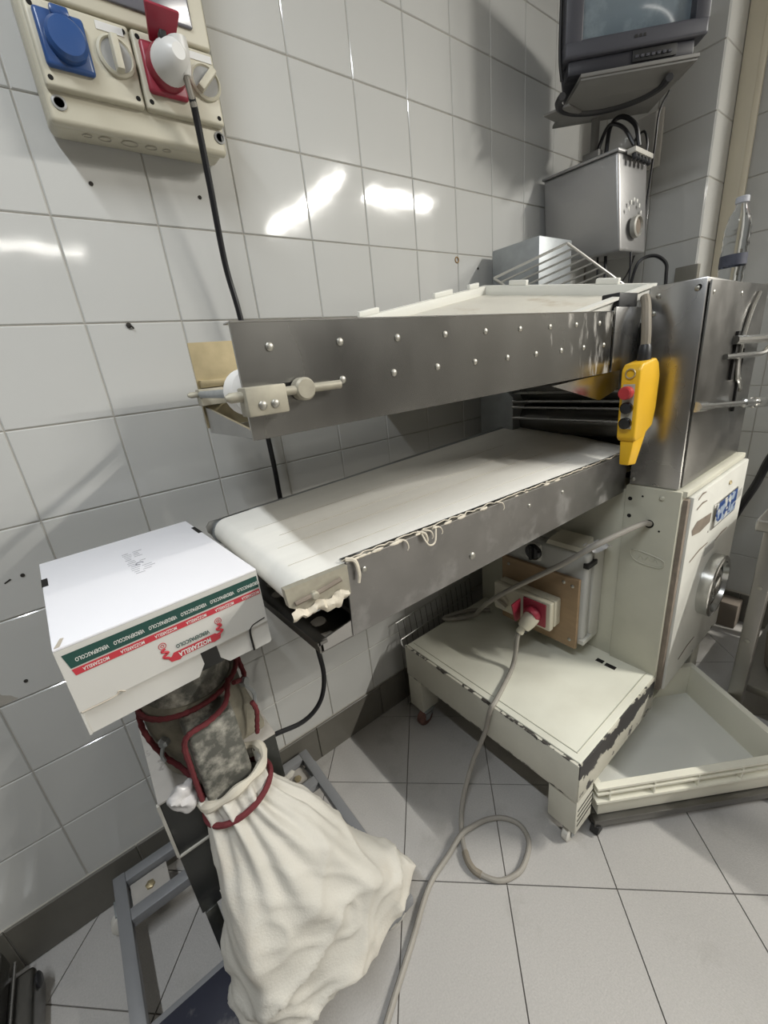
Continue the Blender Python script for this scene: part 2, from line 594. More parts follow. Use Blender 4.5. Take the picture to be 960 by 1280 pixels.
def inst(name, me, parent, loc, rot=None):
    """One more piece sharing mesh data (mesh centred on its own origin), at world loc."""
    o = bpy.data.objects.new(name, me)
    COL.objects.link(o)
    o.parent = parent
    o.location = Vector(loc) - Vector(ROOTLOC.get(parent.name, (0, 0, 0)))
    if rot:
        o.rotation_euler = rot
    ROOTLOC[o.name] = tuple(loc)
    return o


def text_mesh(mb, txt, size, origin, right, up, lift=0.0004, align='CENTER', bold=0.0, xs=1.0):
    cu = bpy.data.curves.new('txt', 'FONT')
    cu.body = txt
    cu.size = size
    cu.align_x = align
    cu.align_y = 'CENTER'
    cu.offset = bold
    cu.resolution_u = 2
    ob = bpy.data.objects.new('txt', cu)
    COL.objects.link(ob)
    bpy.context.view_layer.update()
    me = bpy.data.meshes.new_from_object(ob)
    right, up = Vector(right).normalized(), Vector(up).normalized()
    nrm = right.cross(up)
    o = Vector(origin)
    vs = [o + right * (v.co.x * xs) + up * v.co.y + nrm * lift for v in me.vertices]
    mb._add(vs, [tuple(p.vertices) for p in me.polygons])
    bpy.data.objects.remove(ob)
    bpy.data.curves.remove(cu)
    bpy.data.meshes.remove(me)


def struct(name, mb, matname, **kw):
    return tag(mb.build(name, matname, **kw), kind='structure')


# ================================================================== THE ROOM
ZC = 3.25
floor = struct('floor', MB().box(-2.6, 4.6, -8.2, 0.1, -0.12, -0.006), 'floor_grout')
ceiling = struct('ceiling', MB().box(-2.6, 4.6, -8.2, 0.1, ZC, ZC + 0.1), 'plaster')
wall_n = struct('wall_north', MB().box(-2.6, 2.42, 0.003, 0.1, 0, ZC), 'grout')
wall_p = struct('wall_pillar', MB().box(2.103, 2.42, -0.464, 0.003, 0, ZC), 'grout')
wall_e = struct('wall_east', MB().box(2.323, 2.42, -1.10, -0.464, 0, ZC), 'grout')
struct('wall_alcove', MB().box(2.32, 4.6, -1.20, -1.10, 0, ZC), 'far_wall')
struct('wall_right', MB().box(4.5, 4.6, -8.2, -1.20, 0, ZC), 'far_wall')
struct('wall_south', MB().box(-2.6, 4.6, -8.2, -8.1, 0, ZC), 'far_wall')
struct('wall_west', MB().box(-2.7, -2.6, -8.2, 0.1, 0, ZC), 'far_wall')


def tile_mesh(name, w, h, matname, normal, d=0.006, bev=0.0022):
    """A glazed tile centred on its origin: outer face at distance 0 along 'normal' side, body behind."""
    n = Vector(normal)
    if abs(n.z) > 0.5:
        a, b = Vector((1, 0, 0)), Vector((0, 1, 0))
    elif abs(n.y) > 0.5:
        a, b = Vector((1, 0, 0)), Vector((0, 0, 1))
    else:
        a, b = Vector((0, 1, 0)), Vector((0, 0, 1))
    mb = MB()
    vs = []
    for hh, ww, dd in ((h / 2, w / 2, -d), (h / 2, w / 2, -bev), (h / 2 - bev, w / 2 - bev, 0)):
        for sx, sy in ((-1, -1), (1, -1), (1, 1), (-1, 1)):
            vs.append(a * (sx * ww) + b * (sy * hh) + n * dd)
    fs = [(8, 9, 10, 11)]
    for k in (0, 4):
        for i in range(4):
            j = (i + 1) % 4
            fs.append((k + i, k + j, k + 4 + j, k + 4 + i))
    mb._add(vs, fs)
    return mb.mesh(name, matname, smooth=False)


T = 0.2
ZROW = [2.342 - 0.2 * r for r in range(-4, 12)]         # horizontal joints


def lay(parent, me, cells):
    for loc, rot in cells:
        inst('wall_tile', me, parent, loc, rot)


def jig():
    return (random.uniform(-1, 1) * 0.0022, random.uniform(-1, 1) * 0.0022)


tn = tile_mesh('wall_tile', 0.1980, 0.1980, 'tile_white', (0, -1, 0))
cells = []
for r in range(len(ZROW) - 1):
    zc = (ZROW[r] + ZROW[r + 1]) / 2
    if zc > ZC - 0.05:
        continue
    for c in range(-4, 10):
        a, b = jig()
        cells.append(((0.1 + 0.2 * c, 0, zc), (a, 0, b)))
lay(wall_n, tn, cells)
# last narrow column up to the pillar
tn2 = tile_mesh('wall_tile', 0.098, 0.1974, 'tile_white', (0, -1, 0))
lay(wall_n, tn2, [((2.05, 0, (ZROW[r] + ZROW[r + 1]) / 2), (jig()[0], 0, 0)) for r in range(len(ZROW) - 1)
                  if (ZROW[r] + ZROW[r + 1]) / 2 < ZC - 0.05])
# left remainder of the long wall, never seen: same tile as one plain cladding
tag(MB().box(-2.6, -0.803, 0.0, 0.004, 0.142, ZC).build('cladding', 'tile_white', wall_n))
te = tile_mesh('wall_tile', 0.1974, 0.1974, 'tile_white', (-1, 0, 0))
te_n = tile_mesh('wall_tile', 0.058, 0.1974, 'tile_white', (-1, 0, 0))
cells, cells2 = [], []
for r in range(len(ZROW) - 1):
    zc = (ZROW[r] + ZROW[r + 1]) / 2
    if zc > ZC - 0.05:
        continue
    for yc in (-0.365, -0.165):
        cells.append(((2.1, yc, zc), (0, jig()[0], jig()[1])))
    cells2.append(((2.1, -0.033, zc), None))
lay(wall_p, te, cells)
lay(wall_p, te_n, cells2)
tp = tile_mesh('wall_tile', 0.178, 0.1974, 'tile_white', (0, -1, 0))
lay(wall_p, tp, [((2.192, -0.467, (ZROW[r] + ZROW[r + 1]) / 2), None) for r in range(len(ZROW) - 1)
                 if (ZROW[r] + ZROW[r + 1]) / 2 < ZC - 0.05])
cells = []
for r in range(len(ZROW) - 1):
    zc = (ZROW[r] + ZROW[r + 1]) / 2
    if zc > ZC - 0.05:
        continue
    for yc in (-0.60, -0.80, -1.0):
        cells.append(((2.32, yc, zc), (0, jig()[0], jig()[1])))
lay(wall_e, te, cells)

# baseboards
bb = struct('baseboard_north', MB().box(-2.6, 2.1, -0.006, 0.003, 0.0, 0.148), 'grout')
bt = tile_mesh('baseboard_tile', 0.2975, 0.148, 'baseboard_tile', (0, -1, 0), d=0.006, bev=0.002)
for k in range(-4, 6):
    inst('baseboard_tile', bt, bb, (0.47 + 0.3 * k, -0.012, 0.075))
be = struct('baseboard_east', MB().box(2.30, 2.323, -1.1, -0.47, 0, 0.148), 'grout')
bt2 = tile_mesh('baseboard_tile', 0.2975, 0.148, 'baseboard_tile', (-1, 0, 0), d=0.006, bev=0.002)
for k in range(2):
    inst('baseboard_tile', bt2, be, (2.294, -0.63 - 0.3 * k, 0.075))

# corner conduit (beige) next to the pillar
trim = struct('trim_1', MB().box(2.275, 2.318, -0.525, -0.468, 0, ZC, 0.004), 'beige_paint')
MB().box(2.262, 2.276, -0.545, -0.525, 0, ZC, 0.003).build('moulding', 'beige_paint', trim)

# floor tiles, laid diagonally
E1 = Vector((0.729, -0.6845, 0))
E2 = Vector((0.6845, 0.729, 0))
O0 = Vector((0.508, -0.719, 0))
PF = 0.290


def clip(poly, ax, lim, keep_less=True):
    out = []
    n = len(poly)
    for i in range(n):
        a, b = poly[i], poly[(i + 1) % n]
        ia = (a[ax] <= lim) == keep_less
        ib = (b[ax] <= lim) == keep_less
        if ia:
            out.append(a)
        if ia != ib:
            t = (lim - a[ax]) / (b[ax] - a[ax])
            out.append(a.lerp(b, t))
    return out


for i in range(-9, 12):
    for j in range(-9, 12):
        c = O0 + E1 * PF * (i + 0.5) + E2 * PF * (j + 0.5)
        if not (-1.3 < c.x < 2.5 and -2.0 < c.y < 0.2):
            continue
        h = PF / 2 - 0.0016
        poly = [c + E1 * (sx * h) + E2 * (sy * h) for sx, sy in ((-1, -1), (1, -1), (1, 1), (-1, 1))]
        poly = clip(clip(poly, 1, -0.008), 0, 2.318)
        if len(poly) < 3:
            continue
        zt = random.uniform(-0.0004, 0.0)
        mb = MB()
        o = Vector((c.x, c.y, 0))
        top = [p + Vector((0, 0, zt)) for p in poly]
        low = [p + Vector((0, 0, -0.006)) for p in poly]
        n = len(poly)
        mb._add(low + top, [tuple(range(n, 2 * n))] + [(k, (k + 1) % n, n + (k + 1) % n, n + k) for k in range(n)])
        mb.build('floor_tile', 'floor_tile', floor, origin=(0, 0, 0), smooth=False)
tag(MB().box(-2.6, 4.5, -8.1, -2.2, -0.006, -0.0015).build('far_paving', 'floor_tile', floor))

# old anchor holes and chips in the wall tiles
hole_me = MB().lathe([(0.0042, 0), (0.0042, 0.0012), (0.003, 0.0014)], (0, 0, 0), (0, -1, 0), n=10).mesh('anchor_hole', 'wall_hole')
for x, z in ((0.088, 1.807), (0.308, 1.809), (-0.266, 1.033), (-0.338, 0.783), (1.31, 1.70)):
    inst('anchor_hole', hole_me, wall_n, (x, -0.0002, z))
MB().prism([(-0.30, -0.0006, 1.027), (-0.288, -0.0006, 1.033), (-0.286, -0.0006, 1.030), (-0.299, -0.0006, 1.024)], (0, 0.002, 0)).build('chip', 'wall_hole', wall_n, smooth=False)
MB().prism([(-0.41, -0.0006, 0.745), (-0.363, -0.0006, 0.748), (-0.372, -0.0006, 0.762), (-0.384, -0.0006, 0.77), (-0.395, -0.0006, 0.79), (-0.41, -0.0006, 0.795)], (0, 0.002, 0)).build('chip', 'grout', wall_n, smooth=False)
mb = MB()
mb.lathe([(0.005, 0), (0.006, 0.003), (0.0035, 0.004)], (0.083, 0, 1.536), (0, -1, 0), n=8)
mb.tube([(0.083, -0.002, 1.536), (0.088, -0.006, 1.533), (0.091, -0.004, 1.529)], 0.002, n=6)
mb.build('wall_plug', 'wall_hole', wall_n)
MB().tube([(1.194 + 0.009 * math.cos(t * 0.7854), -0.001, 1.723 + 0.009 * math.sin(t * 0.7854)) for t in range(8)], 0.0022, n=6, closed=True, smooth=2).build('rust_ring', 'ring_brown', wall_n)


# ------------------------------------------------------------------ ceiling lamps
def tube_lamp(label, c, along, length, watts, cat='lamp', colour=(1.0, 0.97, 0.90)):
    root = thing('ceiling_lamp', label, cat, (c[0], c[1], ZC), 'fluorescent ceiling lamps')
    dx, dy = (1, 0) if along == 'x' else (0, 1)
    hx, hy = (length / 2, 0.07) if along == 'x' else (0.07, length / 2)
    MB().box(c[0] - hx, c[0] + hx, c[1] - hy, c[1] + hy, ZC - 0.05, ZC, 0.004).build('housing', 'plug_white', root)
    for s in (-1, 1):
        ox, oy = (0, 0.035 * s) if along == 'x' else (0.035 * s, 0)
        a = (c[0] - dx * (length / 2 - 0.03) + ox, c[1] - dy * (length / 2 - 0.03) + oy, ZC - 0.075)
        b = (c[0] + dx * (length / 2 - 0.03) + ox, c[1] + dy * (length / 2 - 0.03) + oy, ZC - 0.075)
        MB().cyl(a, b, 0.013, n=12).build('tube', 'lamp_tube', root)
    ld = bpy.data.lights.new('lamp_light', 'AREA')
    ld.shape = 'RECTANGLE'
    ld.size = length if along == 'x' else 0.05
    ld.size_y = 0.05 if along == 'x' else length
    ld.energy = watts
    ld.color = colour
    lo = bpy.data.objects.new('lamp_light', ld)
    COL.objects.link(lo)
    lo.parent = root
    lo.location = (0, 0, -0.095)


mat('lamp_tube', (1, 1, 1), emit=(1, 0.98, 0.94), estr=6.0)
tube_lamp('long white fluorescent ceiling lamp over the aisle', (2.7, -3.6), 'y', 1.6, LIGHT_MAIN)
tube_lamp('short fluorescent ceiling lamp beside the right wall', (3.7, -3.1), 'x', 1.0, LIGHT_SECOND)
tube_lamp('fluorescent ceiling lamp above the conveyor end', (-0.65, -1.35), 'y', 1.2, LIGHT_NEAR, colour=(0.90, 0.95, 1.0))
tube_lamp('fluorescent ceiling lamp at the far end of the room', (0.1, -6.0), 'x', 1.3, LIGHT_FAR)

# ================================================================== DOUGH SHEETING MACHINE
YN, YF = -0.65, -0.20           # near / far side plates of the conveyors
M = thing('dough_machine', 'large dough sheeting machine with two stacked steel conveyors on a chipped cream wheeled base',
          'machine', (1.15, -0.45, 0.0))


def zb(x, y):
    """Height of the lower belt: level along the middle, sagging slightly to the front right."""
    t = (y - YN) / (YF - YN)
    zn = 1.101 - 0.028 * (x - 0.1)
    zf = 1.090 + 0.032 * (x - 0.1)
    return zn * (1 - t) + zf * t


# ---- base platform on legs and casters
mb = MB()
mb.box(0.712, 1.30, -0.799, -0.107, 0.352, 0.36, 0.003)
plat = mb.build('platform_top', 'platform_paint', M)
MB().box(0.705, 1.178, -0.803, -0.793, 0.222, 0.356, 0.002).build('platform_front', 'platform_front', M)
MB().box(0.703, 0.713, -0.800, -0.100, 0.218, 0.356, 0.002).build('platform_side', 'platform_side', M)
MB().box(0.713, 1.30, -0.115, -0.105, 0.222, 0.352).build('platform_back', 'platform_side', M)
MB().box(0.713, 1.70, -0.79, -0.115, 0.215, 0.225).build('platform_underside', 'cab_paint', M)
# raised lip lines and mounting holes on the platform
mb = MB()
mb.tube([(0.735, -0.778, 0.3605), (1.176, -0.778, 0.3605)], 0.0016, n=6, smooth=1)
mb.tube([(0.735, -0.778, 0.3605), (0.735, -0.12, 0.3605)], 0.0016, n=6, smooth=1)
mb.build('platform_seam', 'cab_end', plat)
for x, y, l in ((1.122, -0.65, 0.012), (1.119, -0.686, 0.017)):
    MB().box(x - 0.009, x + 0.009, y - l, y + l, 0.3595, 0.3606, 0.0004, 1).build('slot_hole', 'hole_dark', plat)
mb = MB().box(0.708, 0.80, -0.80, -0.715, 0.085, 0.222, 0.004)
leg = mb.build('leg', 'platform_side', M)
mb = MB()
for k in range(4):
    z = 0.115 + k * 0.02
    mb.prism([(0.716, -0.8003, z), (0.80, -0.8003, z + 0.012), (0.80, -0.8003, z + 0.016), (0.716, -0.8003, z + 0.003)], (0, -0.0008, 0))
mb.build('scratches', 'hole_dark', leg, smooth=False)
MB().box(0.705, 0.79, -0.178, -0.100, 0.068, 0.222, 0.004).build('leg', 'platform_side', M)
MB().box(1.60, 1.69, -0.79, -0.70, 0.085, 0.222, 0.004).build('leg', 'platform_side', M)
MB().box(1.60, 1.69, -0.20, -0.12, 0.085, 0.222, 0.004).build('leg', 'platform_side', M)


def caster(parent, x, y, ztop, wheelmat, r=0.03, w=0.022, name='caster'):
    mb = MB()
    mb.box(x - 0.025, x + 0.025, y - 0.022, y + 0.022, ztop - 0.006, ztop, 0.001)
    mb.cyl((x, y, ztop - 0.02), (x, y, ztop - 0.004), 0.012, n=12)
    for s in (-1, 1):
        mb.hexa([(x - 0.02, y + s * (w / 2 + 0.003) - 0.0015, ztop - 0.02), (x + 0.016, y + s * (w / 2 + 0.003) - 0.0015, ztop - 0.02),
                 (x + 0.016, y + s * (w / 2 + 0.003) + 0.0015, ztop - 0.02), (x - 0.02, y + s * (w / 2 + 0.003) + 0.0015, ztop - 0.02),
                 (x - 0.022, y + s * (w / 2 + 0.003) - 0.0015, r * 0.8), (x - 0.006, y + s * (w / 2 + 0.003) - 0.0015, r * 0.8),
                 (x - 0.006, y + s * (w / 2 + 0.003) + 0.0015, r * 0.8), (x - 0.022, y + s * (w / 2 + 0.003) + 0.0015, r * 0.8)])
    mb.box(x - 0.02, x + 0.016, y - w / 2 - 0.004, y + w / 2 + 0.004, ztop - 0.024, ztop - 0.018)
    f = mb.build(name, 'galvanised', parent)
    xx = x - 0.014
    MB().lathe([(r * 0.8, 0), (r, 0.003), (r, w - 0.003), (r * 0.8, w)], (xx, y + w / 2, r), (0, -1, 0), n=22).build('wheel', wheelmat, f)
    return f


caster(M, 0.757, -0.765, 0.087, 'caster_white', r=0.026)
caster(M, 0.735, -0.165, 0.072, 'caster_red', r=0.034, w=0.026)
caster(M, 1.645, -0.745, 0.087, 'caster_white', r=0.028)
caster(M, 1.645, -0.16, 0.087, 'caster_red', r=0.028)

# ---- painted cabinet body between the platform and the rollers
MB().box(1.178, 1.71, -0.658, -0.095, 0.225, 0.965, 0.003).build('cabinet_body', 'cab_end', M)
col = MB().box(1.170, 1.715, -0.802, -0.658, 0.30, 0.983, 0.004).build('cabinet_column', 'cab_end', M)
hm = MB().lathe([(0.006, 0), (0.006, 0.001)], (0, 0, 0), (-1, 0, 0), n=12).mesh('bolt_hole', 'hole_dark')
for y, z in ((-0.673, 0.942), (-0.675, 0.888)):
    inst('bolt_hole', hm, col, (1.1702, y, z))
hm2 = MB().lathe([(0.003, 0), (0.003, 0.001)], (0, 0, 0), (-1, 0, 0), n=10).mesh('bolt_hole', 'hole_dark')
for y, z in ((-0.706, 0.955), (-0.759, 0.857), (-0.735, 0.875)):
    inst('bolt_hole', hm2, col, (1.1702, y, z))
MB().lathe([(0.007, 0), (0.007, 0.003), (0.004, 0.0055)], (1.170, -0.756, 0.958), (-1, 0, 0), n=14).build('bolt', 'cab_end', col)
MB().lathe([(0.013, 0), (0.013, 0.0012)], (1.170, -0.731, 0.874), (-1, 0, 0), n=18).build('cable_hole', 'hole_dark', col)
# embossed maker's plate painted over
mb = MB()
mb.tube([(1.169, -0.70, 0.782), (1.169, -0.77, 0.772), (1.169, -0.783, 0.757), (1.169, -0.77, 0.741), (1.169, -0.715, 0.744), (1.169, -0.692, 0.762)], 0.002, n=6, closed=True, smooth=5)
for q in range(3):
    mb.tube([(1.169, -0.712 - q * 0.02, 0.756), (1.169, -0.72 - q * 0.02, 0.768), (1.169, -0.727 - q * 0.02, 0.756)], 0.0012, n=5, smooth=4)
mb.build('embossed_plate', 'cab_end', col)

# ---- white side door with dial
door = MB().box(1.205, 1.722, -0.822, -0.803, 0.295, 0.962, 0.004).build('side_door', 'door_paint', M)
MB().box(1.183, 1.203, -0.815, -0.800, 0.30, 0.958, 0.002).build('hinge_strip', 'worn_brown', door)
MB().box(1.18, 1.715, -0.812, -0.79, 0.966, 0.984, 0.003).build('top_ledge', 'cab_paint', M)
MB().box(1.40, 1.635, -0.8255, -0.8215, 0.80, 0.885, 0.001).build('sticker_base', 'chrome', door)
MB().box(1.425, 1.628, -0.8268, -0.825, 0.806, 0.879).build('sticker', 'sticker_print', door)
MB().prism([(1.225, -0.8225, 0.858), (1.26, -0.8225, 0.875), (1.385, -0.8225, 0.865), (1.385, -0.8225, 0.835), (1.30, -0.8225, 0.828), (1.235, -0.8225, 0.838)], (0, -0.0006, 0)).build('scrape', 'worn_brown', door, smooth=False)
MB().prism([(1.645, -0.8225, 0.86), (1.70, -0.8225, 0.865), (1.70, -0.8225, 0.835), (1.645, -0.8225, 0.83)], (0, -0.0006, 0)).build('scrape', 'enclosure_grey', door, smooth=False)
MB().box(1.385, 1.475, -0.8235, -0.8215, 0.715, 0.745).build('small_plate', 'enclosure_grey', door)
mb = MB()
for x0, x1, z, s in ((1.25, 1.40, 0.745, 0.012), (1.24, 1.32, 0.915, 0.006), (1.48, 1.60, 0.735, 0.01), (1.55, 1.64, 0.42, 0.012), (1.30, 1.44, 0.36, 0.016), (1.24, 1.30, 0.945, 0.008)):
    mb.prism([(x0, -0.8225, z), ((x0 + x1) / 2, -0.8225, z + s * 0.6 + 0.004), (x1, -0.8225, z + s), (x1, -0.8225, z + s + 0.003), ((x0 + x1) / 2, -0.8225, z + s * 0.6 + 0.010), (x0, -0.8225, z + 0.005)], (0, -0.0006, 0))
mb.build('paint_scratches', 'worn_brown', door, smooth=False)
MB().lathe([(0.007, 0), (0.007, 0.004), (0.003, 0.006)], (1.53, -0.822, 0.925), (0, -1, 0), n=12).build('screw', 'brass_warm_reflection', door)
ring = MB().lathe([(0.108, 0), (0.108, 0.032), (0.102, 0.036), (0.090, 0.036), (0.086, 0.020)], (1.485, -0.821, 0.575), (0, -1, 0), n=44, cap1=False).build('dial_ring', 'chrome', door)
MB().lathe([(0.087, 0), (0.087, 0.002)], (1.485, -0.838, 0.575), (0, -1, 0), n=36).build('dial_face', 'glossy_black', ring)
MB().lathe([(0.058, 0), (0.058, 0.006), (0.050, 0.008), (0.044, 0.008), (0.042, 0.003)], (1.485, -0.840, 0.575), (0, -1, 0), n=36).build('dial_bezel', 'chrome', ring)
MB().lathe([(0.034, 0), (0.034, 0.010), (0.028, 0.013)], (1.485, -0.842, 0.575), (0, -1, 0), n=28).build('dial_hub', 'chrome', ring)

# ---- steel housing above the column, with levers
hs = MB().hexa([(1.178, -0.790, 0.984), (1.700, -0.790, 0.984), (1.700, -0.662, 0.984), (1.178, -0.662, 0.984),
                (1.182, -0.786, 1.510), (1.655, -0.786, 1.502), (1.655, -0.664, 1.502), (1.182, -0.664, 1.510)], 0.004).build('steel_housing', 'steel', M)
MB().box(1.190, 1.69, -0.7935, -0.789, 0.99, 1.502, 0.001).build('housing_cover', 'steel_dark', hs)
sm = MB().lathe([(0.0054, 0), (0.0054, 0.0012), (0.0036, 0.0026), (0.0013, 0.003)], (0, 0, 0), (0, -1, 0), n=10).mesh('screw', 'screw')
smx = MB().lathe([(0.0062, 0), (0.0062, 0.0015), (0.004, 0.0035), (0.0015, 0.004)], (0, 0, 0), (-1, 0, 0), n=10).mesh('screw', 'screw')
for y, z in ((-0.768, 1.488), (-0.685, 1.485), (-0.677, 1.445), (-0.672, 1.0)):
    inst('screw', smx, hs, (1.1815 - (1.51 - z) * 0.0066, y, z))
MB().lathe([(0.006, 0), (0.006, 0.002)], (1.181, -0.771, 1.49), (-1, 0, 0), n=12).build('vent_hole', 'hole_dark', hs)
for x, z in ((1.21, 1.475), (1.43, 1.475), (1.58, 1.45), (1.56, 1.24)):
    inst('screw', sm, hs, (x, -0.7935, z))
# curved scale strip, roller gap lever and crank
MB().tube([(1.585, -0.797, 1.478), (1.52, -0.799, 1.42), (1.482, -0.80, 1.33), (1.50, -0.80, 1.26), (1.562, -0.798, 1.208)], 0.006, n=8, smooth=8).build('scale_strip', 'chrome', hs)
mb = MB()
mb.tube([(1.36, -0.798, 1.318), (1.52, -0.815, 1.312), (1.60, -0.828, 1.312), (1.66, -0.84, 1.335), (1.78, -0.86, 1.345)], 0.008, n=8, smooth=6)
mb.tube([(1.42, -0.798, 1.358), (1.60, -0.83, 1.352), (1.78, -0.86, 1.352)], 0.012, n=10, smooth=4)
mb.build('gap_lever', 'chrome', hs)
mb = MB()
A, B = Vector((1.192, -0.797, 1.208)), Vector((1.90, -0.846, 1.135))
d = B - A
mb.lathe([(0.013, 0), (0.013, 0.05), (0.010, 0.052), (0.010, 0.09), (0.008, 0.092), (0.008, 0.33), (0.013, 0.332), (0.013, 0.42), (0.017, 0.425), (0.017, 0.55), (0.012, 0.56), (0.012, 0.70)], A, d, n=16)
mb.build('crank_rod', 'chrome', hs)
mb = MB().box(1.44, 1.46, -0.80, -0.79, 1.25, 1.38)
mb.box(1.52, 1.53, -0.80, -0.79, 1.15, 1.33)
mb.build('lever_slot', 'hole_dark', hs)

# ---- rear housing
MB().box(1.180, 1.70, -0.252, -0.105, 0.965, 1.50, 0.004).build('rear_housing', 'galvanised', M)
MB().box(1.35, 1.56, -0.235, -0.035, 1.50, 1.752, 0.006).build('motor_cover', 'galvanised', M)

# ---- roller head between the housings
MB().box(1.30, 1.69, -0.66, -0.25, 0.966, 1.43).build('painted_dark_interior', 'black', M)  # black block painting in the shade of the interior behind the guard bars
MB().cyl((1.27, -0.66, 1.15), (1.27, -0.25, 1.15), 0.05, n=28).build('pressing_roller', 'steel_dark', M)
MB().cyl((1.27, -0.66, 1.262), (1.27, -0.25, 1.262), 0.05, n=28).build('pressing_roller', 'steel_dark', M)
for z in (1.252, 1.224, 1.203, 1.166):
    MB().cyl((1.180, -0.66, z), (1.180, -0.25, z), 0.0045, n=10).build('guard_bar', 'steel', M)
MB().prism([(1.183, -0.252, 1.30), (1.10, -0.252, 1.30), (1.183, -0.252, 1.235)], (0, 0.004, 0)).build('guard_gusset', 'galvanised', M, smooth=False)
MB().prism([(0.778, -0.642, 1.309), (1.10, -0.642, 1.316), (1.10, -0.642, 1.268), (1.00, -0.642, 1.250)], (0, 0.003, 0)).build('deflector', 'chrome', M, smooth=False)
MB().box(1.032, 1.172, -0.652, -0.646, 1.316, 1.466, 0.001).build('junction_plate', 'steel', M)
MB().box(1.06, 1.16, -0.645, -0.60, 1.44, 1.50, 0.003).build('cable_block', 'black', M)

# ---- upper conveyor
up = MB().prism([(0.084, YN, 1.318), (0.084, YN, 1.456), (1.02, YN, 1.458), (1.022, YN, 1.316)], (0, 0.004, 0)).build('upper_side_plate', 'steel_upper', M, smooth=False)
MB().box(0.084, 1.02, YN - 0.001, YN + 0.022, 1.4555, 1.4575, 0.0005, 1).build('plate_flange', 'steel', up)
for k in range(9):
    inst('screw', sm, up, (0.128 + 0.1035 * k, YN, 1.427 + 0.0006 * k))
for k in range(9):
    inst('screw', sm, up, (0.228 + 0.0945 * k, YN, 1.378 + 0.0006 * k))
farp = MB().prism([(0.148, YF, 1.30), (0.148, YF, 1.475), (1.10, YF, 1.475), (1.10, YF, 1.30)], (0, -0.004, 0)).build('upper_side_plate', 'brass_warm_reflection', M, smooth=False)
MB().prism([(0.086, -0.645, 1.320), (0.152, -0.205, 1.290), (0.152, -0.205, 1.345), (0.086, -0.645, 1.330)], (0.004, 0, 0)).build('end_apron', 'steel_flour', M, smooth=False)
MB().hexa([(0.09, -0.646, 1.317), (1.10, -0.646, 1.317), (1.10, -0.204, 1.317), (0.155, -0.204, 1.295),
           (0.09, -0.646, 1.320), (1.10, -0.646, 1.320), (1.10, -0.204, 1.320), (0.155, -0.204, 1.298)]).build('drip_pan', 'steel_dark', M)
# belt around rollers
def loop(x0, x1, zt, zbm, n=14):
    r = (zt - zbm) / 2
    pts = [(x1, zt)]
    for k in range(n + 1):
        a = math.pi / 2 + math.pi * k / n
        pts.append((x0 + r + r * math.cos(a), (zt + zbm) / 2 + r * math.sin(a)))
    pts.append((x1, zbm))
    return pts
LU = loop(0.215, 1.20, 1.408, 1.342)
mb = MB()
mb.grid(lambda u, v: Vector((LU[round(u * (len(LU) - 1))][0] + 0.05 * v, -0.615 + v * 0.395, LU[round(u * (len(LU) - 1))][1])), len(LU), 3)
mb.build('upper_belt', 'belt_white', M)
MB().lathe([(0.020, 0), (0.030, 0.006), (0.030, 0.040), (0.020, 0.046)], (0.104, -0.598, 1.376), (0, -1, 0), n=28).build('tension_pulley', 'belt_white', M)
MB().cyl((0.094, -0.646, 1.376), (0.148, -0.204, 1.372), 0.007, n=12).build('pulley_axle', 'galvanised', M)
# tensioners
for y, x0, s in ((YN, 0.084, -1), (YF, 0.148, 1)):
    br = MB()
    if s > 0:
        y, s = y - 0.004, -1
    br.box(x0 - 0.008, x0 + 0.044, y + s * 0.0005, y + s * 0.028, 1.349, 1.383, 0.002)
    b_ = br.build('tension_bracket', 'bracket_cream', M)
    mb = MB()
    mb.lathe([(0.003, 0), (0.0062, 0.006), (0.0062, 0.026)], (x0 - 0.028, y + s * 0.014, 1.373), (1, 0, 0), n=12)
    mb.cyl((x0 - 0.005, y + s * 0.014, 1.373), (x0 + 0.13, y + s * 0.014, 1.373), 0.0058, n=12)
    mb.build('tension_rod', 'bracket_cream', b_)
    MB().lathe([(0.0145, 0), (0.0145, 0.014), (0.012, 0.017)], (x0 + 0.075, y + s * 0.004, 1.373), (0, s, 0), n=18).build('lock_nut', 'bracket_cream', b_)
    if y < -0.5:
        for q in (0.010, 0.026):
            inst('screw', sm, b_, (x0 + q, y - 0.028, 1.361))
        sl = [(0.125, 1.373)]
        ps = []
        for k in range(9):
            a = -math.pi / 2 + math.pi * k / 8
            ps.append((0.175 + 0.008 * math.cos(a), YN - 0.0003, 1.375 + 0.008 * math.sin(a)))
        ps += [(0.12, YN - 0.0003, 1.383), (0.12, YN - 0.0003, 1.367)]
        MB().prism(ps, (0, -0.0006, 0)).build('slot', 'hole_dark', up, smooth=False)
MB().box(0.152, 0.30, YF - 0.020, YF - 0.004, 1.385, 1.400, 0.001).build('inner_rail', 'brass_warm_reflection', M)

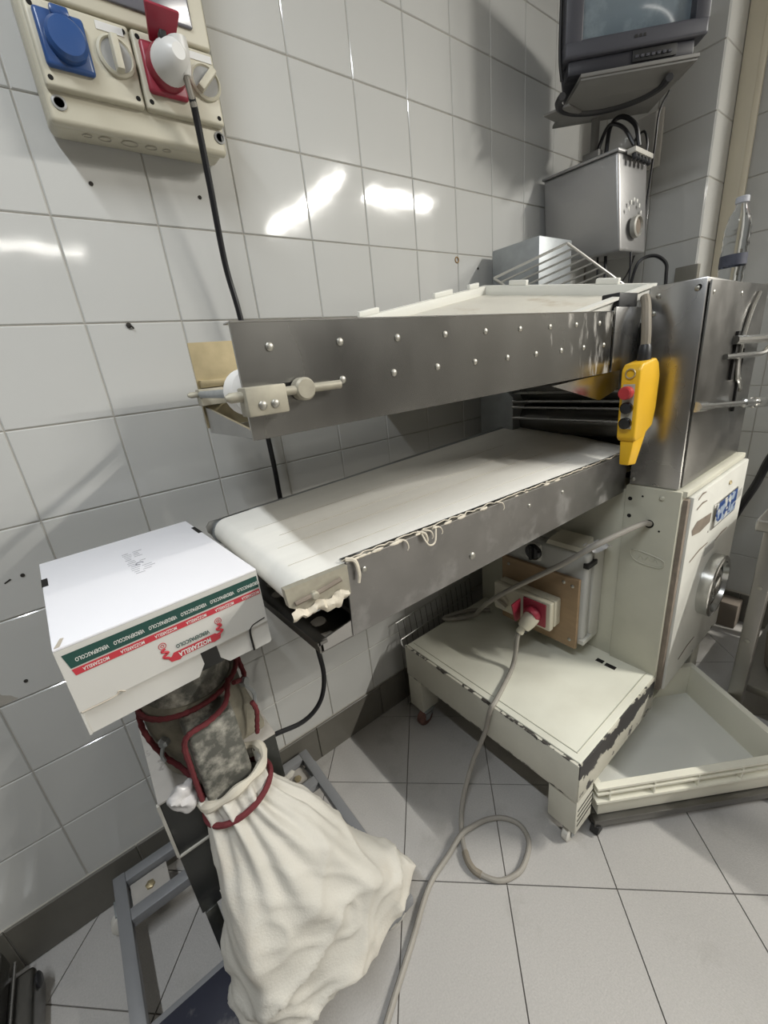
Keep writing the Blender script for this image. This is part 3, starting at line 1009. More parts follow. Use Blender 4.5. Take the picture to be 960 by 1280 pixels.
# ---- lower conveyor
def zn(x):
    return zb(x, YN)
xs = [0.19, 0.45, 0.7, 0.95, 1.18]
poly = [(x, YN, zn(x) + 0.004) for x in xs] + [(1.18, YN, 0.957), (0.184, YN, 0.968)]
lp = MB().prism(poly, (0, 0.004, 0)).build('lower_side_plate', 'steel_dirty', M, smooth=False)
MB().prism([(x, YN - 0.001, zn(x) + 0.004) for x in xs] + [(x, YN - 0.001, zn(x) + 0.006) for x in reversed(xs)], (0, 0.02, 0)).build('plate_flange', 'steel_flour', lp, smooth=False)
for x, z, r in ((0.222, 1.079, 1.0), (0.487, 1.003, 1.5), (0.686, 1.055, 0.9), (0.827, 1.050, 0.9)):
    q = inst('screw', sm, lp, (x, YN, z))
    q.scale = (r, r, r)
MB().prism([(0.101, YF, 1.058), (0.093, YF, 1.068), (0.093, YF, 1.082), (0.101, YF, 1.092), (1.22, YF, 1.132), (1.22, YF, 1.02), (0.30, YF, 0.985), (0.20, YF, 0.99), (0.18, YF, 1.058)], (0, 0.004, 0)).build('lower_side_plate', 'steel_flour', M, smooth=False)
MB().prism([(0.20, YF - 0.012, 1.090), (1.2, YF - 0.012, 1.126), (1.2, YF - 0.012, 1.131), (0.20, YF - 0.012, 1.095)], (0, 0.012, 0)).build('far_rail', 'galvanised', M, smooth=False)
LL = loop(0.094, 1.26, 0.0, -0.062)
NB = len(LL)
top_x = [1.26 - (1.26 - 0.125) * k / 14 for k in range(14)]
prof = [(x, 0.0) for x in top_x] + LL[1:-1] + [(0.4, -0.062), (1.26, -0.062)]
def belt_pt(u, v):
    x, dz = prof[round(u * (len(prof) - 1))]
    y = -0.6465 + v * (-0.212 + 0.6465)
    x2 = x + (0.010 * v if x < 0.2 else 0)
    w = 0.0012 * noise.noise(Vector((x * 9, y * 14, 0.0))) if dz == 0.0 else 0
    return Vector((x2, y, zb(max(x, 0.08), y) + 0.004 + dz + w))
mb = MB()
mb.grid(belt_pt, len(prof), 16)
belt = mb.build('lower_belt', 'belt', M)
mb = MB()
for y0, d0 in ((-0.585, 0), (-0.50, 0.02), (-0.44, 0.05), (-0.36, 0.03)):
    mb.tube([(0.12 + d0, y0, zb(0.12 + d0, y0) + 0.0046), (0.6, y0 + 0.01, zb(0.6, y0) + 0.0046), (1.0, y0 + 0.015, zb(1.0, y0 + .015) + 0.0046)], 0.0004, n=4, smooth=10)
mb.build('belt_crease', 'belt_crease', belt)
MB().cyl((0.126, -0.655, 1.070), (0.130, -0.197, 1.060), 0.023, n=24).build('end_roller', 'galvanised', M)
MB().cyl((0.130, -0.211, 1.060), (0.130, -0.190, 1.060), 0.029, n=24).build('roller_cap', 'galvanised', M)
# dirty tension bracket at the near end
br = MB().prism([(0.083, -0.656, 1.074), (0.081, -0.656, 1.104), (0.188, -0.656, 1.102), (0.188, -0.656, 1.052), (0.135, -0.656, 1.056), (0.105, -0.656, 1.058)], (0, 0.012, 0)).build('tension_bracket', 'bracket_cream', M, smooth=False)
mb = MB()
mb.tube([(0.092, -0.658, 1.077), (0.13, -0.659, 1.080), (0.172, -0.659, 1.085)], 0.0038, n=8)
mb.build('tension_rod', 'worn_brown', br)
MB().lathe([(0.007, 0), (0.007, 0.007), (0.005, 0.009)], (0.124, -0.655, 1.078), (0, -1, 0), n=10).build('lock_nut', 'bracket_cream', br)
def blob(mb, c, r, sx=1, sy=1, sz=1, seed=0, n=10):
    def f(u, v):
        a, b = 2 * math.pi * u, math.pi * (v - 0.5)
        p = Vector((math.cos(a) * math.cos(b) * sx, math.sin(a) * math.cos(b) * sy, math.sin(b) * sz))
        k = 1 + 0.35 * noise.noise(p * 1.7 + Vector((seed * 3.1, seed, seed * 1.7)))
        return Vector(c) + p * r * k
    mb.grid(f, n, 7, closed_u=True)
mb = MB()
top_ = [(0.084 + 0.0052 * k, -0.657 - 0.002 * math.sin(k * 2.1), 1.064 + 0.004 * math.sin(k * 0.9)) for k in range(20)]
low_ = [(0.084 + 0.0052 * k, -0.656, 1.048 + 0.009 * noise.noise(Vector((k * 0.55, 2.0, 0))) - (0.010 if 10 < k < 17 else 0)) for k in range(20)]
mb.grid(lambda u, v: Vector(top_[round(u * 19)]).lerp(Vector(low_[round(u * 19)]), v) + Vector((0, -0.005 * math.sin(math.pi * v) * (1 + noise.noise(Vector((u * 9, v * 2, 1)))), 0)), 20, 6)
mb.build('dough_crust', 'dough', br)
# catch trough under the end of the belt
mb = MB()
mb.hexa([(0.150, -0.215, 0.972), (0.150, -0.205, 0.972), (0.33, -0.205, 0.972), (0.33, -0.215, 0.972),
         (0.150, -0.215, 0.99), (0.150, -0.205, 0.99), (0.33, -0.205, 0.99), (0.33, -0.215, 0.99)])
mb.prism([(0.122, -0.648, 0.966), (0.104, -0.21, 0.966), (0.34, -0.21, 0.964), (0.34, -0.648, 0.964)], (0, 0, 0.002))
mb.prism([(0.120, -0.650, 0.968), (0.102, -0.21, 0.966), (0.102, -0.21, 0.984), (0.120, -0.650, 0.988)], (0.003, 0, 0))
mb.prism([(0.118, -0.650, 0.982), (0.100, -0.21, 0.978), (0.100, -0.21, 0.984), (0.118, -0.650, 0.988)], (0.018, 0, 0.0))
mb.build('catch_trough', 'steel_dark', M, smooth=False)
MB().prism([(0.128, -0.648, 0.968), (0.128, -0.648, 0.988), (0.19, -0.648, 0.998), (0.19, -0.648, 0.968)], (0, 0.003, 0)).build('trough_end', 'steel_flour', M, smooth=False)
MB().box(0.20, 1.17, -0.64, -0.21, 0.99, 1.0).build('slider_bed', 'steel_dark', M)
mb = MB()
for k in range(7):
    blob(mb, (0.15 + 0.012 * (k % 4), -0.62 + 0.05 * k, 0.969), 0.010, 1.5, 1.5, 0.35, seed=40 + k)
tag(mb.build('flour_lumps', 'stand_top', M), kind='stuff')
# ragged dough along the near edge of the belt
mb = MB()
rnd = random.Random(3)
pts = []
for k in range(110):
    x = 0.185 + 0.0091 * k
    pts.append((x, YN + 0.007 + rnd.uniform(-0.003, 0.003), zn(x) + 0.006 + rnd.uniform(0, 0.003)))
mb.tube(pts, 0.0020, n=6, smooth=2, rfun=lambda t: 0.55 + 0.8 * noise.noise(Vector((t * 40, 0, 0))) ** 2)
for k in range(16):
    x = 0.20 + rnd.random() ** 1.4 * 0.62
    blob(mb, (x, YN - 0.002, zn(x) + 0.007), rnd.uniform(0.0025, 0.0055), 2.4, 0.7, 0.6, seed=k + 70)
for x, l, w in ((0.203, 0.034, 0.0042), (0.31, 0.013, 0.002), (0.356, 0.014, 0.0026), (0.37, 0.010, 0.0018), (0.395, 0.008, 0.0014), (0.58, 0.010, 0.0016)):
    mb.tube([(x - 0.012, YN + 0.002, zn(x) + 0.010), (x, YN - 0.006, zn(x) + 0.006), (x + 0.004, YN - 0.008, zn(x) - l * 0.5), (x + 0.002, YN - 0.007, zn(x) - l)], w, n=7, smooth=4, rfun=lambda t: 1 - 0.45 * t)
mb.tube([(0.350, YN - 0.004, zn(.35) + 0.006), (0.358, YN - 0.012, zn(.35) - 0.016), (0.374, YN - 0.012, zn(.35) - 0.016), (0.384, YN - 0.006, zn(.35) + 0.006)], 0.0017, n=6, smooth=5)
tag(mb.build('dough_scraps', 'dough', M), 'dried ragged dough strands along the belt edge')

# ---- switch enclosure, plywood and socket on the cabinet end
enc = MB().box(1.110, 1.176, -0.612, -0.292, 0.425, 0.775, 0.006).build('switch_enclosure', 'enclosure_side', M)
MB().box(1.064, 1.107, -0.610, -0.294, 0.428, 0.772, 0.012, 3).build('lid', 'enclosure_grey', enc)
MB().box(1.060, 1.118, -0.618, -0.600, 0.438, 0.455, 0.002).build('latch', 'enclosure_side', enc)
MB().box(1.060, 1.118, -0.618, -0.600, 0.725, 0.742, 0.002).build('latch', 'black', enc)
MB().box(1.050, 1.064, -0.455, -0.400, 0.705, 0.765, 0.002).build('knob_plate', 'enclosure_side', enc)
kn = MB().lathe([(0.029, 0), (0.029, 0.010), (0.024, 0.016)], (1.052, -0.432, 0.736), (-1, 0, 0), n=24).build('knob', 'glossy_black', enc)
MB().box(1.026, 1.037, -0.4365, -0.4275, 0.712, 0.760, 0.002).build('knob_grip', 'black', enc)
MB().hexa([(1.06, -0.60, 0.776), (1.13, -0.595, 0.776), (1.13, -0.47, 0.776), (1.06, -0.47, 0.776),
           (1.065, -0.595, 0.790), (1.145, -0.585, 0.800), (1.145, -0.475, 0.800), (1.065, -0.475, 0.790)]).build('loose_cover', 'panel_cream', enc)
mb = MB()
def film_pt(u, v):
    p = Vector((1.07 + 0.09 * u, -0.64 + 0.07 * v, 0.775))
    return p + Vector((0, 0, 0.012 + 0.022 * noise.noise(p * 45)))
mb.grid(film_pt, 10, 10)
mb.build('plastic_film', 'plastic_film', enc)
ply = MB().box(1.050, 1.0635, -0.596, -0.300, 0.418, 0.682, 0.001, 1).build('plywood_board', 'plywood', M)
for y, z in ((-0.33, 0.655), (-0.575, 0.655), (-0.575, 0.448), (-0.545, 0.66)):
    inst('screw', smx, ply, (1.050, y, z))
sk = MB().box(1.012, 1.050, -0.540, -0.312, 0.496, 0.598, 0.006).build('socket_block', 'panel_cream', M)
MB().box(0.985, 1.009, -0.540, -0.312, 0.492, 0.600, 0.006, 3).build('socket_lid', 'panel_cream', sk)
rs = MB().lathe([(0.026, 0), (0.026, 0.010), (0.021, 0.014)], (0.986, -0.352, 0.535), (-1, 0, 0), n=22).build('rotary_switch', 'panel_cream', sk)
MB().hexa([(0.955, -0.385, 0.535), (0.955, -0.376, 0.52), (0.973, -0.376, 0.52), (0.973, -0.385, 0.535),
           (0.955, -0.330, 0.555), (0.955, -0.321, 0.54), (0.973, -0.321, 0.54), (0.973, -0.330, 0.555)], 0.002).build('switch_grip', 'panel_dark', sk)
MB().box(0.979, 0.986, -0.525, -0.440, 0.505, 0.592, 0.002).build('socket_plate', 'red_plastic', sk)
MB().lathe([(0.029, 0), (0.029, 0.016), (0.026, 0.022)], (0.980, -0.482, 0.547), (-1, 0.12, -0.25), n=24).build('socket_collar', 'red_plastic', sk)
MB().hexa([(0.945, -0.435, 0.505), (0.945, -0.428, 0.505), (0.975, -0.428, 0.505), (0.975, -0.435, 0.505),
           (0.925, -0.435, 0.580), (0.925, -0.428, 0.580), (0.975, -0.428, 0.585), (0.975, -0.435, 0.585)], 0.003).build('socket_flap', 'red_plastic', sk)
MB().tube([(1.168, -0.733, 0.876), (1.13, -0.722, 0.882), (1.02, -0.660, 0.842), (0.985, -0.568, 0.757), (0.950, -0.430, 0.640), (0.955, -0.345, 0.560), (0.985, -0.255, 0.465), (1.005, -0.200, 0.395), (0.985, -0.160, 0.372), (0.93, -0.122, 0.373), (0.93, -0.100, 0.371), (1.02, -0.13, 0.372), (1.10, -0.20, 0.372)], 0.0085, n=10, smooth=8).build('supply_cable', 'cord_grey', M)

# ================================================================== PENDANT CONTROL
pd = thing('control_pendant', 'yellow hand-held control pendant with red stop button hanging beside the roller head', 'control', (1.09, -0.70, 1.09))
body = MB().prism([(1.028, -0.722, 1.318), (1.040, -0.722, 1.332), (1.118, -0.722, 1.340), (1.135, -0.722, 1.328), (1.150, -0.722, 1.295), (1.148, -0.722, 1.215), (1.136, -0.722, 1.168), (1.080, -0.722, 1.145), (1.040, -0.722, 1.140), (1.030, -0.722, 1.152)], (0, 0.045, 0))
bmesh.ops.bevel(body.bm, geom=body.bm.edges[:], offset=0.006, segments=3, profile=0.5, affect='EDGES')
bd = body.build('body', 'yellow', pd, ang=50)
mb = MB()
mb.hexa([(1.036, -0.712, 1.078), (1.072, -0.716, 1.074), (1.072, -0.688, 1.074), (1.036, -0.688, 1.078),
         (1.042, -0.718, 1.150), (1.110, -0.720, 1.160), (1.110, -0.682, 1.160), (1.042, -0.682, 1.150)], 0.004)
mb.build('grip', 'yellow', pd)
MB().box(1.0255, 1.029, -0.713, -0.686, 1.175, 1.285, 0.001).build('button_plate', 'panel_dark', pd)
MB().lathe([(0.011, 0), (0.011, 0.006), (0.016, 0.007), (0.016, 0.022), (0.013, 0.026)], (1.026, -0.700, 1.266), (-1, 0, 0), n=20).build('stop_button', 'button_red', pd)
for z in (1.228, 1.190):
    MB().lathe([(0.0145, 0), (0.0145, 0.008), (0.012, 0.010)], (1.026, -0.700, z), (-1, 0, 0), n=20).build('push_button', 'glossy_black', pd)
MB().tube([(1.026, -0.700 + 0.011 * math.cos(a * 0.7854), 1.310 + 0.011 * math.sin(a * 0.7854)) for a in range(8)], 0.0018, n=6, closed=True, smooth=2).build('key_ring', 'brass_warm_reflection', pd)
MB().lathe([(0.017, 0), (0.015, 0.02), (0.013, 0.040), (0.009, 0.046)], (1.095, -0.700, 1.330), (0.02, 0, 1), n=16).build('cable_gland', 'black_rubber', pd)
MB().tube([(1.096, -0.700, 1.37), (1.098, -0.698, 1.40), (1.105, -0.692, 1.435), (1.122, -0.682, 1.465), (1.135, -0.672, 1.485)], 0.011, n=10).build('cord', 'cord_brown', pd)

# ================================================================== CHEESE CARTON ON THE GRINDER
yaw = math.radians(3.2)
UX = Vector((math.cos(yaw), math.sin(yaw), 0)); UY = Vector((-math.sin(yaw), math.cos(yaw), 0))
BC = Vector((-0.0655, -0.362, 0)); HW, HD = 0.136, 0.190
ZT, ZM, ZB = 1.10, 1.000, 0.958
bx = thing('cheese_carton', 'white cardboard mozzarella carton turned upside down on top of the dusty grinder', 'box', (BC.x, BC.y, ZB))


def bp(a, b, z):
    v = BC + UX * a + UY * b
    return Vector((v.x, v.y, z))


MB().obox(BC, UX, UY, HW, HD, ZT - 0.004, ZT, 0.0012).build('top_panel', 'card_lit_top', bx)
def panel(name, pts, off, m='card_shaded_side'):
    return MB().prism(pts, off).build(name, m, bx, smooth=False)
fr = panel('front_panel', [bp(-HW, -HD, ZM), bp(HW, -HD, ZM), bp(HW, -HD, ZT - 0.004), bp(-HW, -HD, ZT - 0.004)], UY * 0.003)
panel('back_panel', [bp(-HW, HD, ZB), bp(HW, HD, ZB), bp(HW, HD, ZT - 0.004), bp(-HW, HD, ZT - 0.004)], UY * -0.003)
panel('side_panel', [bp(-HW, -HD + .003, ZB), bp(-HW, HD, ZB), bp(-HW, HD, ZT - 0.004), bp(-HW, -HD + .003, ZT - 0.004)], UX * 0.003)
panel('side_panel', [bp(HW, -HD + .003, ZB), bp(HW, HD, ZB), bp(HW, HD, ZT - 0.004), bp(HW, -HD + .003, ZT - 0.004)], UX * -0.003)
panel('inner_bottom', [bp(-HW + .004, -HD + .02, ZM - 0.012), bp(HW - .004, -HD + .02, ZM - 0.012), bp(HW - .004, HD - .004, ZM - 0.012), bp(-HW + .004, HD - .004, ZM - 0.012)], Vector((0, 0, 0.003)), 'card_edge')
# lower tuck flaps with the gap and rounded slot between them
panel('tuck_flap', [bp(-HW + .002, -HD + .005, ZB + .0), bp(0.012, -HD + .005, ZB), bp(0.024, -HD + .005, ZB + 0.018), bp(0.022, -HD + .005, ZM + .004), bp(-HW + .002, -HD + .005, ZM + 0.004)], UY * 0.003)
panel('tuck_flap', [bp(0.062, -HD + .005, ZB), bp(HW - .034, -HD + .005, ZB - 0.001), bp(HW - .034, -HD + .005, ZM + .004), bp(0.048, -HD + .005, ZM + .004), bp(0.050, -HD + .005, ZB + .014)], UY * 0.003)
panel('tuck_flap', [bp(HW - .031, -HD + .003, ZB - .002), bp(HW - .002, -HD + .003, ZB - .002), bp(HW - .002, -HD + .003, ZM + .008), bp(HW - .024, -HD + .003, ZM + .006), bp(HW - .031, -HD + .003, ZM - .004)], UY * 0.003)
MB().tube([bp(HW - .033, -HD + .001, ZB), bp(HW - .033, -HD + .001, ZM - .008), bp(HW - .028, -HD + .001, ZM + .003), bp(HW - .018, -HD + .001, ZM + .006), bp(HW - .004, -HD + .001, ZM + .008)], 0.0016, n=6).build('flap_slot', 'hole_dark', bx)
MB().tube([bp(-HW + .002, -HD - .0005, ZM - .001), bp(-HW + .04, -HD - .0005, ZM - .001), bp(-HW + .047, -HD - .0005, ZM + .004), bp(-HW + .054, -HD - .0005, ZM - .001)], 0.0012, n=5).build('flap_slot', 'card_edge', bx)
# hand holes
MB().prism([bp(-HW - .0006, 0.052, ZT - .016), bp(-HW - .0006, 0.092, ZT - .016), bp(-HW - .0006, 0.092, ZT + .0004), bp(-HW - .0006, 0.052, ZT + .0004)], UX * 0.009).build('hand_hole', 'hole_dark', bx, smooth=False)
MB().prism([bp(HW + .0006, 0.075, ZT - .016), bp(HW + .0006, 0.125, ZT - .016), bp(HW + .0006, 0.125, ZT + .0004), bp(HW + .0006, 0.075, ZT + .0004)], UX * -0.008).build('hand_hole', 'hole_dark', bx, smooth=False)
# printed bands
FN = -UY
gz0, gz1, rz0 = ZT - 0.034, ZT - 0.012, ZT - 0.046
MB().prism([bp(-HW + .010, -HD - .0003, gz0), bp(HW - .002, -HD - .0003, gz0 + .001), bp(HW - .002, -HD - .0003, gz1), bp(-HW + .006, -HD - .0003, gz1)], FN * 0.0003).build('green_band', 'ink_green', fr, smooth=False)
MB().prism([bp(-HW + .012, -HD - .0003, rz0), bp(HW - .002, -HD - .0003, rz0 + .001), bp(HW - .002, -HD - .0003, gz0 - .002), bp(-HW + .010, -HD - .0003, gz0 - .002)], FN * 0.0003).build('red_band', 'ink_red', fr, smooth=False)
mb = MB()
for k in range(6):
    text_mesh(mb, 'VERDEPASCOLO', 0.0082, bp(-HW + 0.036 + k * 0.0435, -HD - .0006, (gz0 + gz1) / 2 - 0.001), -UX, (0, 0, -1), bold=0.0001, xs=0.62)
for k in range(6):
    text_mesh(mb, 'MOZZARELLA', 0.0072, bp(-HW + 0.036 + k * 0.0435, -HD - .0006, (rz0 + gz0) / 2 - .0008), -UX, (0, 0, -1), bold=0.0001, xs=0.66)
mb.build('band_lettering', 'ink_white', fr, smooth=False, recalc=False)
# ribbon logo
lz = ZT - 0.079
lc = 0.018
def lg(a, z):
    return bp(lc + a, -HD - .0004, lz + z)
mb = MB()
mb.prism([lg(-0.040, -0.003), lg(-0.036, -0.012), lg(-0.024, -0.014), lg(-0.020, -0.011), lg(0.022, -0.011), lg(0.028, -0.013), lg(0.038, -0.011), lg(0.041, -0.001), lg(0.034, -0.001), lg(0.032, 0.001), lg(-0.030, 0.001), lg(-0.034, -0.004)], FN * 0.0003)
for s in (-1, 1):
    c = [lg(s * 0.037, -0.004), lg(s * 0.044, 0.001), lg(s * 0.036, 0.006), lg(s * 0.044, 0.010), lg(s * 0.039, 0.014)]
    mb.tube(c, 0.0019, n=5, smooth=5)
mb.build('ribbon_logo', 'ink_red', fr, smooth=False)
mb = MB()
for s in (-1, 1):
    mb.tube([lg(s * (0.041 + 0.005 * math.cos(a * 0.7854)), 0.019 + 0.005 * math.sin(a * 0.7854)) for a in range(8)], 0.0005, n=4, closed=True, smooth=2)
    mb.tube([lg(s * (0.041 + 0.0022 * math.cos(a * 1.57)), 0.019 + 0.0022 * math.sin(a * 1.57)) for a in range(4)], 0.0005, n=4, closed=True, smooth=3)
mb.build('logo_curls', 'ink_red', fr, smooth=False)
mb = MB()
text_mesh(mb, 'MOZZARELLA', 0.0105, lg(0, -0.0052) + FN * 0.0004, -UX, (0, 0, -1), bold=0.0003, xs=0.72)
mb.build('logo_lettering', 'ink_white', fr, smooth=False, recalc=False)
mb = MB()
text_mesh(mb, 'VERDEPASCOLO', 0.0092, lg(0, 0.0092) + FN * 0.0004, -UX, (0, 0, -1), bold=0.0002, xs=0.72)
mb.build('brand_lettering', 'ink_green', fr, smooth=False, recalc=False)
# small print on the top panel
mb = MB()
rp = random.Random(5)
for k in range(13):
    b0 = 0.085 - k * 0.0098
    for c in range(rp.choice((1, 2, 2))):
        w = rp.uniform(0.008, 0.018)
        a0 = -0.012 + c * 0.017 + rp.uniform(-.002, .002)
        z = ZT + 0.0002
        mb.prism([bp(a0, b0, z), bp(a0 + w, b0, z), bp(a0 + w, b0 + rp.uniform(.0012, .0028), z), bp(a0, b0 + .0016, z)], Vector((0, 0, 0.0002)))
mb.tube([bp(0.004 + 0.006 * math.cos(a * 0.7854), 0.012 + 0.006 * math.sin(a * 0.7854), ZT + .0003) for a in range(7)], 0.0011, n=4, smooth=3)
mb.build('small_print', 'ink_grey', bx, smooth=False)
MB().prism([bp(-HW + .002, -HD + .001, ZT + .0003), bp(-HW + .010, -HD + .024, ZT + .0003), bp(-HW + .014, -HD + .022, ZT + .0003), bp(-HW + .008, -HD + .001, ZT + .0003)], Vector((0, 0, .0002))).build('dented_corner', 'card_edge', bx, smooth=False)

# ================================================================== BREAD GRINDER ON ITS STAND
G = thing('bread_grinder', 'dusty bread grinder with red rope gaskets on a black stand with a grey wheeled frame', 'machine', (-0.04, -0.33, 0.0))
# tube frame on casters
for n_, a in (('frame_tube', (-0.352, -0.322, -0.62, -0.038)), ('frame_tube', (0.228, 0.258, -0.62, -0.038)),
              ('frame_tube', (-0.322, 0.228, -0.070, -0.040)), ('frame_tube', (-0.322, 0.228, -0.182, -0.150)),
              ('frame_tube', (-0.322, 0.228, -0.446, -0.416)), ('frame_tube', (-0.322, 0.228, -0.62, -0.59))):
    MB().box(*a, 0.090, 0.120, 0.002).build(n_, 'frame_paint', G)
MB().box(-0.30, 0.205, -0.625, -0.432, 0.121, 0.126, 0.001).build('foot_plate', 'base_blue', G)
for x, y, m_ in ((-0.337, -0.10, 'caster_white'), (0.243, -0.10, 'caster_white'), (0.236, -0.578, 'caster_white'), (-0.337, -0.578, 'caster_white')):
    caster(G, x, y, 0.090, m_, r=0.033, w=0.026)
for x0, x1 in ((-0.318, -0.225), (0.150, 0.222)):
    pl = MB().box(x0, x1, -0.148, -0.072, 0.094, 0.099, 0.001).build('mounting_plate', 'stand_top', G)
    MB().lathe([(0.012, 0), (0.012, 0.006), (0.006, 0.009)], ((x0 + x1) / 2, -0.11, 0.099), (0, 0, 1), n=6).build('nut', 'brass_warm_reflection', pl)
# cabinet column
MB().box(-0.163, 0.076, -0.421, -0.190, 0.50, 0.646, 0.002).build('upper_cabinet', 'stand_black', G)
MB().box(-0.163, 0.076, -0.424, -0.188, 0.646, 0.652, 0.002).build('cabinet_top', 'stand_top', G)
MB().box(-0.163, 0.076, -0.420, -0.190, 0.305, 0.494, 0.002).build('lower_cabinet', 'stand_black', G)
MB().box(-0.165, 0.078, -0.4235, -0.187, 0.494, 0.500, 0.001).build('edge_strip', 'stand_edge', G)
MB().box(-0.1665, -0.161, -0.4235, -0.416, 0.50, 0.646).build('edge_strip', 'stand_edge', G)
MB().box(-0.12, 0.0, -0.4235, -0.419, 0.325, 0.333).build('edge_strip', 'stand_edge', G)
for x in (-0.158, 0.045):
    MB().box(x, x + 0.026, -0.424, -0.400, 0.120, 0.306, 0.001).build('leg', 'stand_black', G)
    MB().box(x, x + 0.026, -0.215, -0.190, 0.090, 0.306, 0.001).build('leg', 'stand_black', G)
MB().prism([(0.060, -0.4245, 0.512), (0.092, -0.4245, 0.520), (0.098, -0.4245, 0.512), (0.092, -0.4245, 0.504), (0.05, -0.4245, 0.496), (0.05, -0.4245, 0.503)], (0, 0.003, 0)).build('hook_bracket', 'stand_edge', G, smooth=False)
# motor foot and body on the top
MB().hexa([(-0.02, -0.40, 0.652), (0.070, -0.40, 0.652), (0.070, -0.20, 0.652), (-0.02, -0.20, 0.652),
           (0.005, -0.36, 0.80), (0.045, -0.34, 0.80), (0.045, -0.22, 0.80), (0.005, -0.22, 0.80)], 0.01).build('motor_foot', 'cast_olive', G)
DC = (-0.046, -0.352)
drum = MB().lathe([(0.070, 0.0), (0.086, 0.02), (0.092, 0.06), (0.094, 0.13), (0.091, 0.175), (0.085, 0.182)], (DC[0], DC[1], 0.652), (0, 0, 1), n=40).build('drum', 'cast_olive', G)
MB().lathe([(0.082, 0), (0.078, 0.012), (0.078, 0.058)], (DC[0], DC[1], 0.832), (0, 0, 1), n=36).build('collar', 'cast_dusty', G)
lidp = MB().lathe([(0.072, 0), (0.080, 0.003), (0.080, 0.006), (0.070, 0.010)], (DC[0], DC[1], 0.888), (0, 0, 1), n=36).build('lid', 'galvanised', G)
# sticker flap standing up from the lid to the carton, with blue dots
c0 = Vector((DC[0] + 0.012, DC[1] - 0.074, 0.896))
MB().prism([(c0.x - 0.030, c0.y, c0.z), (c0.x + 0.034, c0.y + 0.004, c0.z), (c0.x + 0.028, c0.y + 0.030, 0.957), (c0.x - 0.024, c0.y + 0.027, 0.957)], (0, 0.004, 0.002)).build('label_flap', 'galvanised', G, smooth=False)
for dx, dz, r in ((-0.017, 0.018, 0.007), (0.018, 0.020, 0.008), (0.002, 0.030, 0.004)):
    MB().lathe([(r, 0), (r * 0.9, 0.0012)], (c0.x + dx, c0.y + dz * 0.45 - 0.0005, c0.z + dz), (0, -0.9, 0.42), n=14).build('blue_mark', 'ink_blue', lidp)
MB().prism([(c0.x - 0.026, c0.y + 0.017, 0.938), (c0.x + 0.03, c0.y + 0.02, 0.938), (c0.x + 0.028, c0.y + 0.028, 0.957), (c0.x - 0.024, c0.y + 0.025, 0.957)], (0, -0.0015, -0.0006)).build('dark_band', 'black', lidp, smooth=False)
MB().box(-0.105, 0.015, -0.45, -0.26, 0.898, 0.956, 0.004).build('feed_neck', 'stand_black', G)
# discharge spout with dusty cover
sp = MB().hexa([(-0.086, -0.502, 0.655), (0.002, -0.500, 0.655), (0.004, -0.420, 0.655), (-0.088, -0.420, 0.655),
                (-0.084, -0.500, 0.818), (-0.002, -0.498, 0.822), (0.004, -0.415, 0.826), (-0.088, -0.415, 0.826)], 0.008, 3).build('spout_cover', 'cast_dusty', G)
# rope gaskets
def rope(pts, r=0.0050, closed=False):
    return MB().tube(pts, r, n=8, closed=closed, smooth=6, rfun=lambda t: 1 + 0.13 * math.sin(t * 150)).build('rope_gasket', 'red_rope', G)
def on_drum(a, z, r=0.097):
    t = math.radians(a)
    return (DC[0] + r * math.cos(t), DC[1] + r * math.sin(t), z)
rope([on_drum(180, 0.818), on_drum(205, 0.822), on_drum(230, 0.826), on_drum(255, 0.829), on_drum(280, 0.832), on_drum(305, 0.836), on_drum(330, 0.842), on_drum(355, 0.850)])
rope([on_drum(182, 0.816), on_drum(192, 0.79, 0.101), on_drum(203, 0.765, 0.101), on_drum(218, 0.735, 0.101), on_drum(232, 0.712, 0.102), (-0.094, -0.465, 0.690), (-0.092, -0.49, 0.672)])
rope([(0.012, -0.434, 0.846), (-0.01, -0.482, 0.836), (-0.045, -0.496, 0.829), (-0.080, -0.498, 0.826), (-0.0925, -0.494, 0.805), (-0.094, -0.490, 0.75), (-0.094, -0.488, 0.70), (-0.094, -0.490, 0.668)])
rope([on_drum(357, 0.848), on_drum(350, 0.82, 0.101), on_drum(338, 0.80, 0.104), (0.020, -0.438, 0.835)])
rope([(0.046, -0.425, 0.760), (0.050, -0.428, 0.735), (0.044, -0.426, 0.70), (0.040, -0.427, 0.68)], 0.005)
mb = MB()
mb.lathe([(0.010, 0), (0.010, 0.010), (0.006, 0.014)], on_drum(222, 0.772, 0.094), (-0.7, -0.7, 0.1), n=6)
mb.tube([on_drum(222, 0.772, 0.10), on_drum(222, 0.755, 0.112), on_drum(224, 0.742, 0.114)], 0.0035, n=6)
mb.build('clamp_bolt', 'galvanised', G)
mb = MB()
mb.lathe([(0.010, 0), (0.010, 0.012)], (0.040, -0.41, 0.805), (0.6, -0.7, 0.2), n=6)
mb.tube([(0.043, -0.415, 0.80), (0.055, -0.42, 0.775), (0.052, -0.425, 0.755)], 0.004, n=6)
mb.build('clamp_bolt', 'galvanised', G)

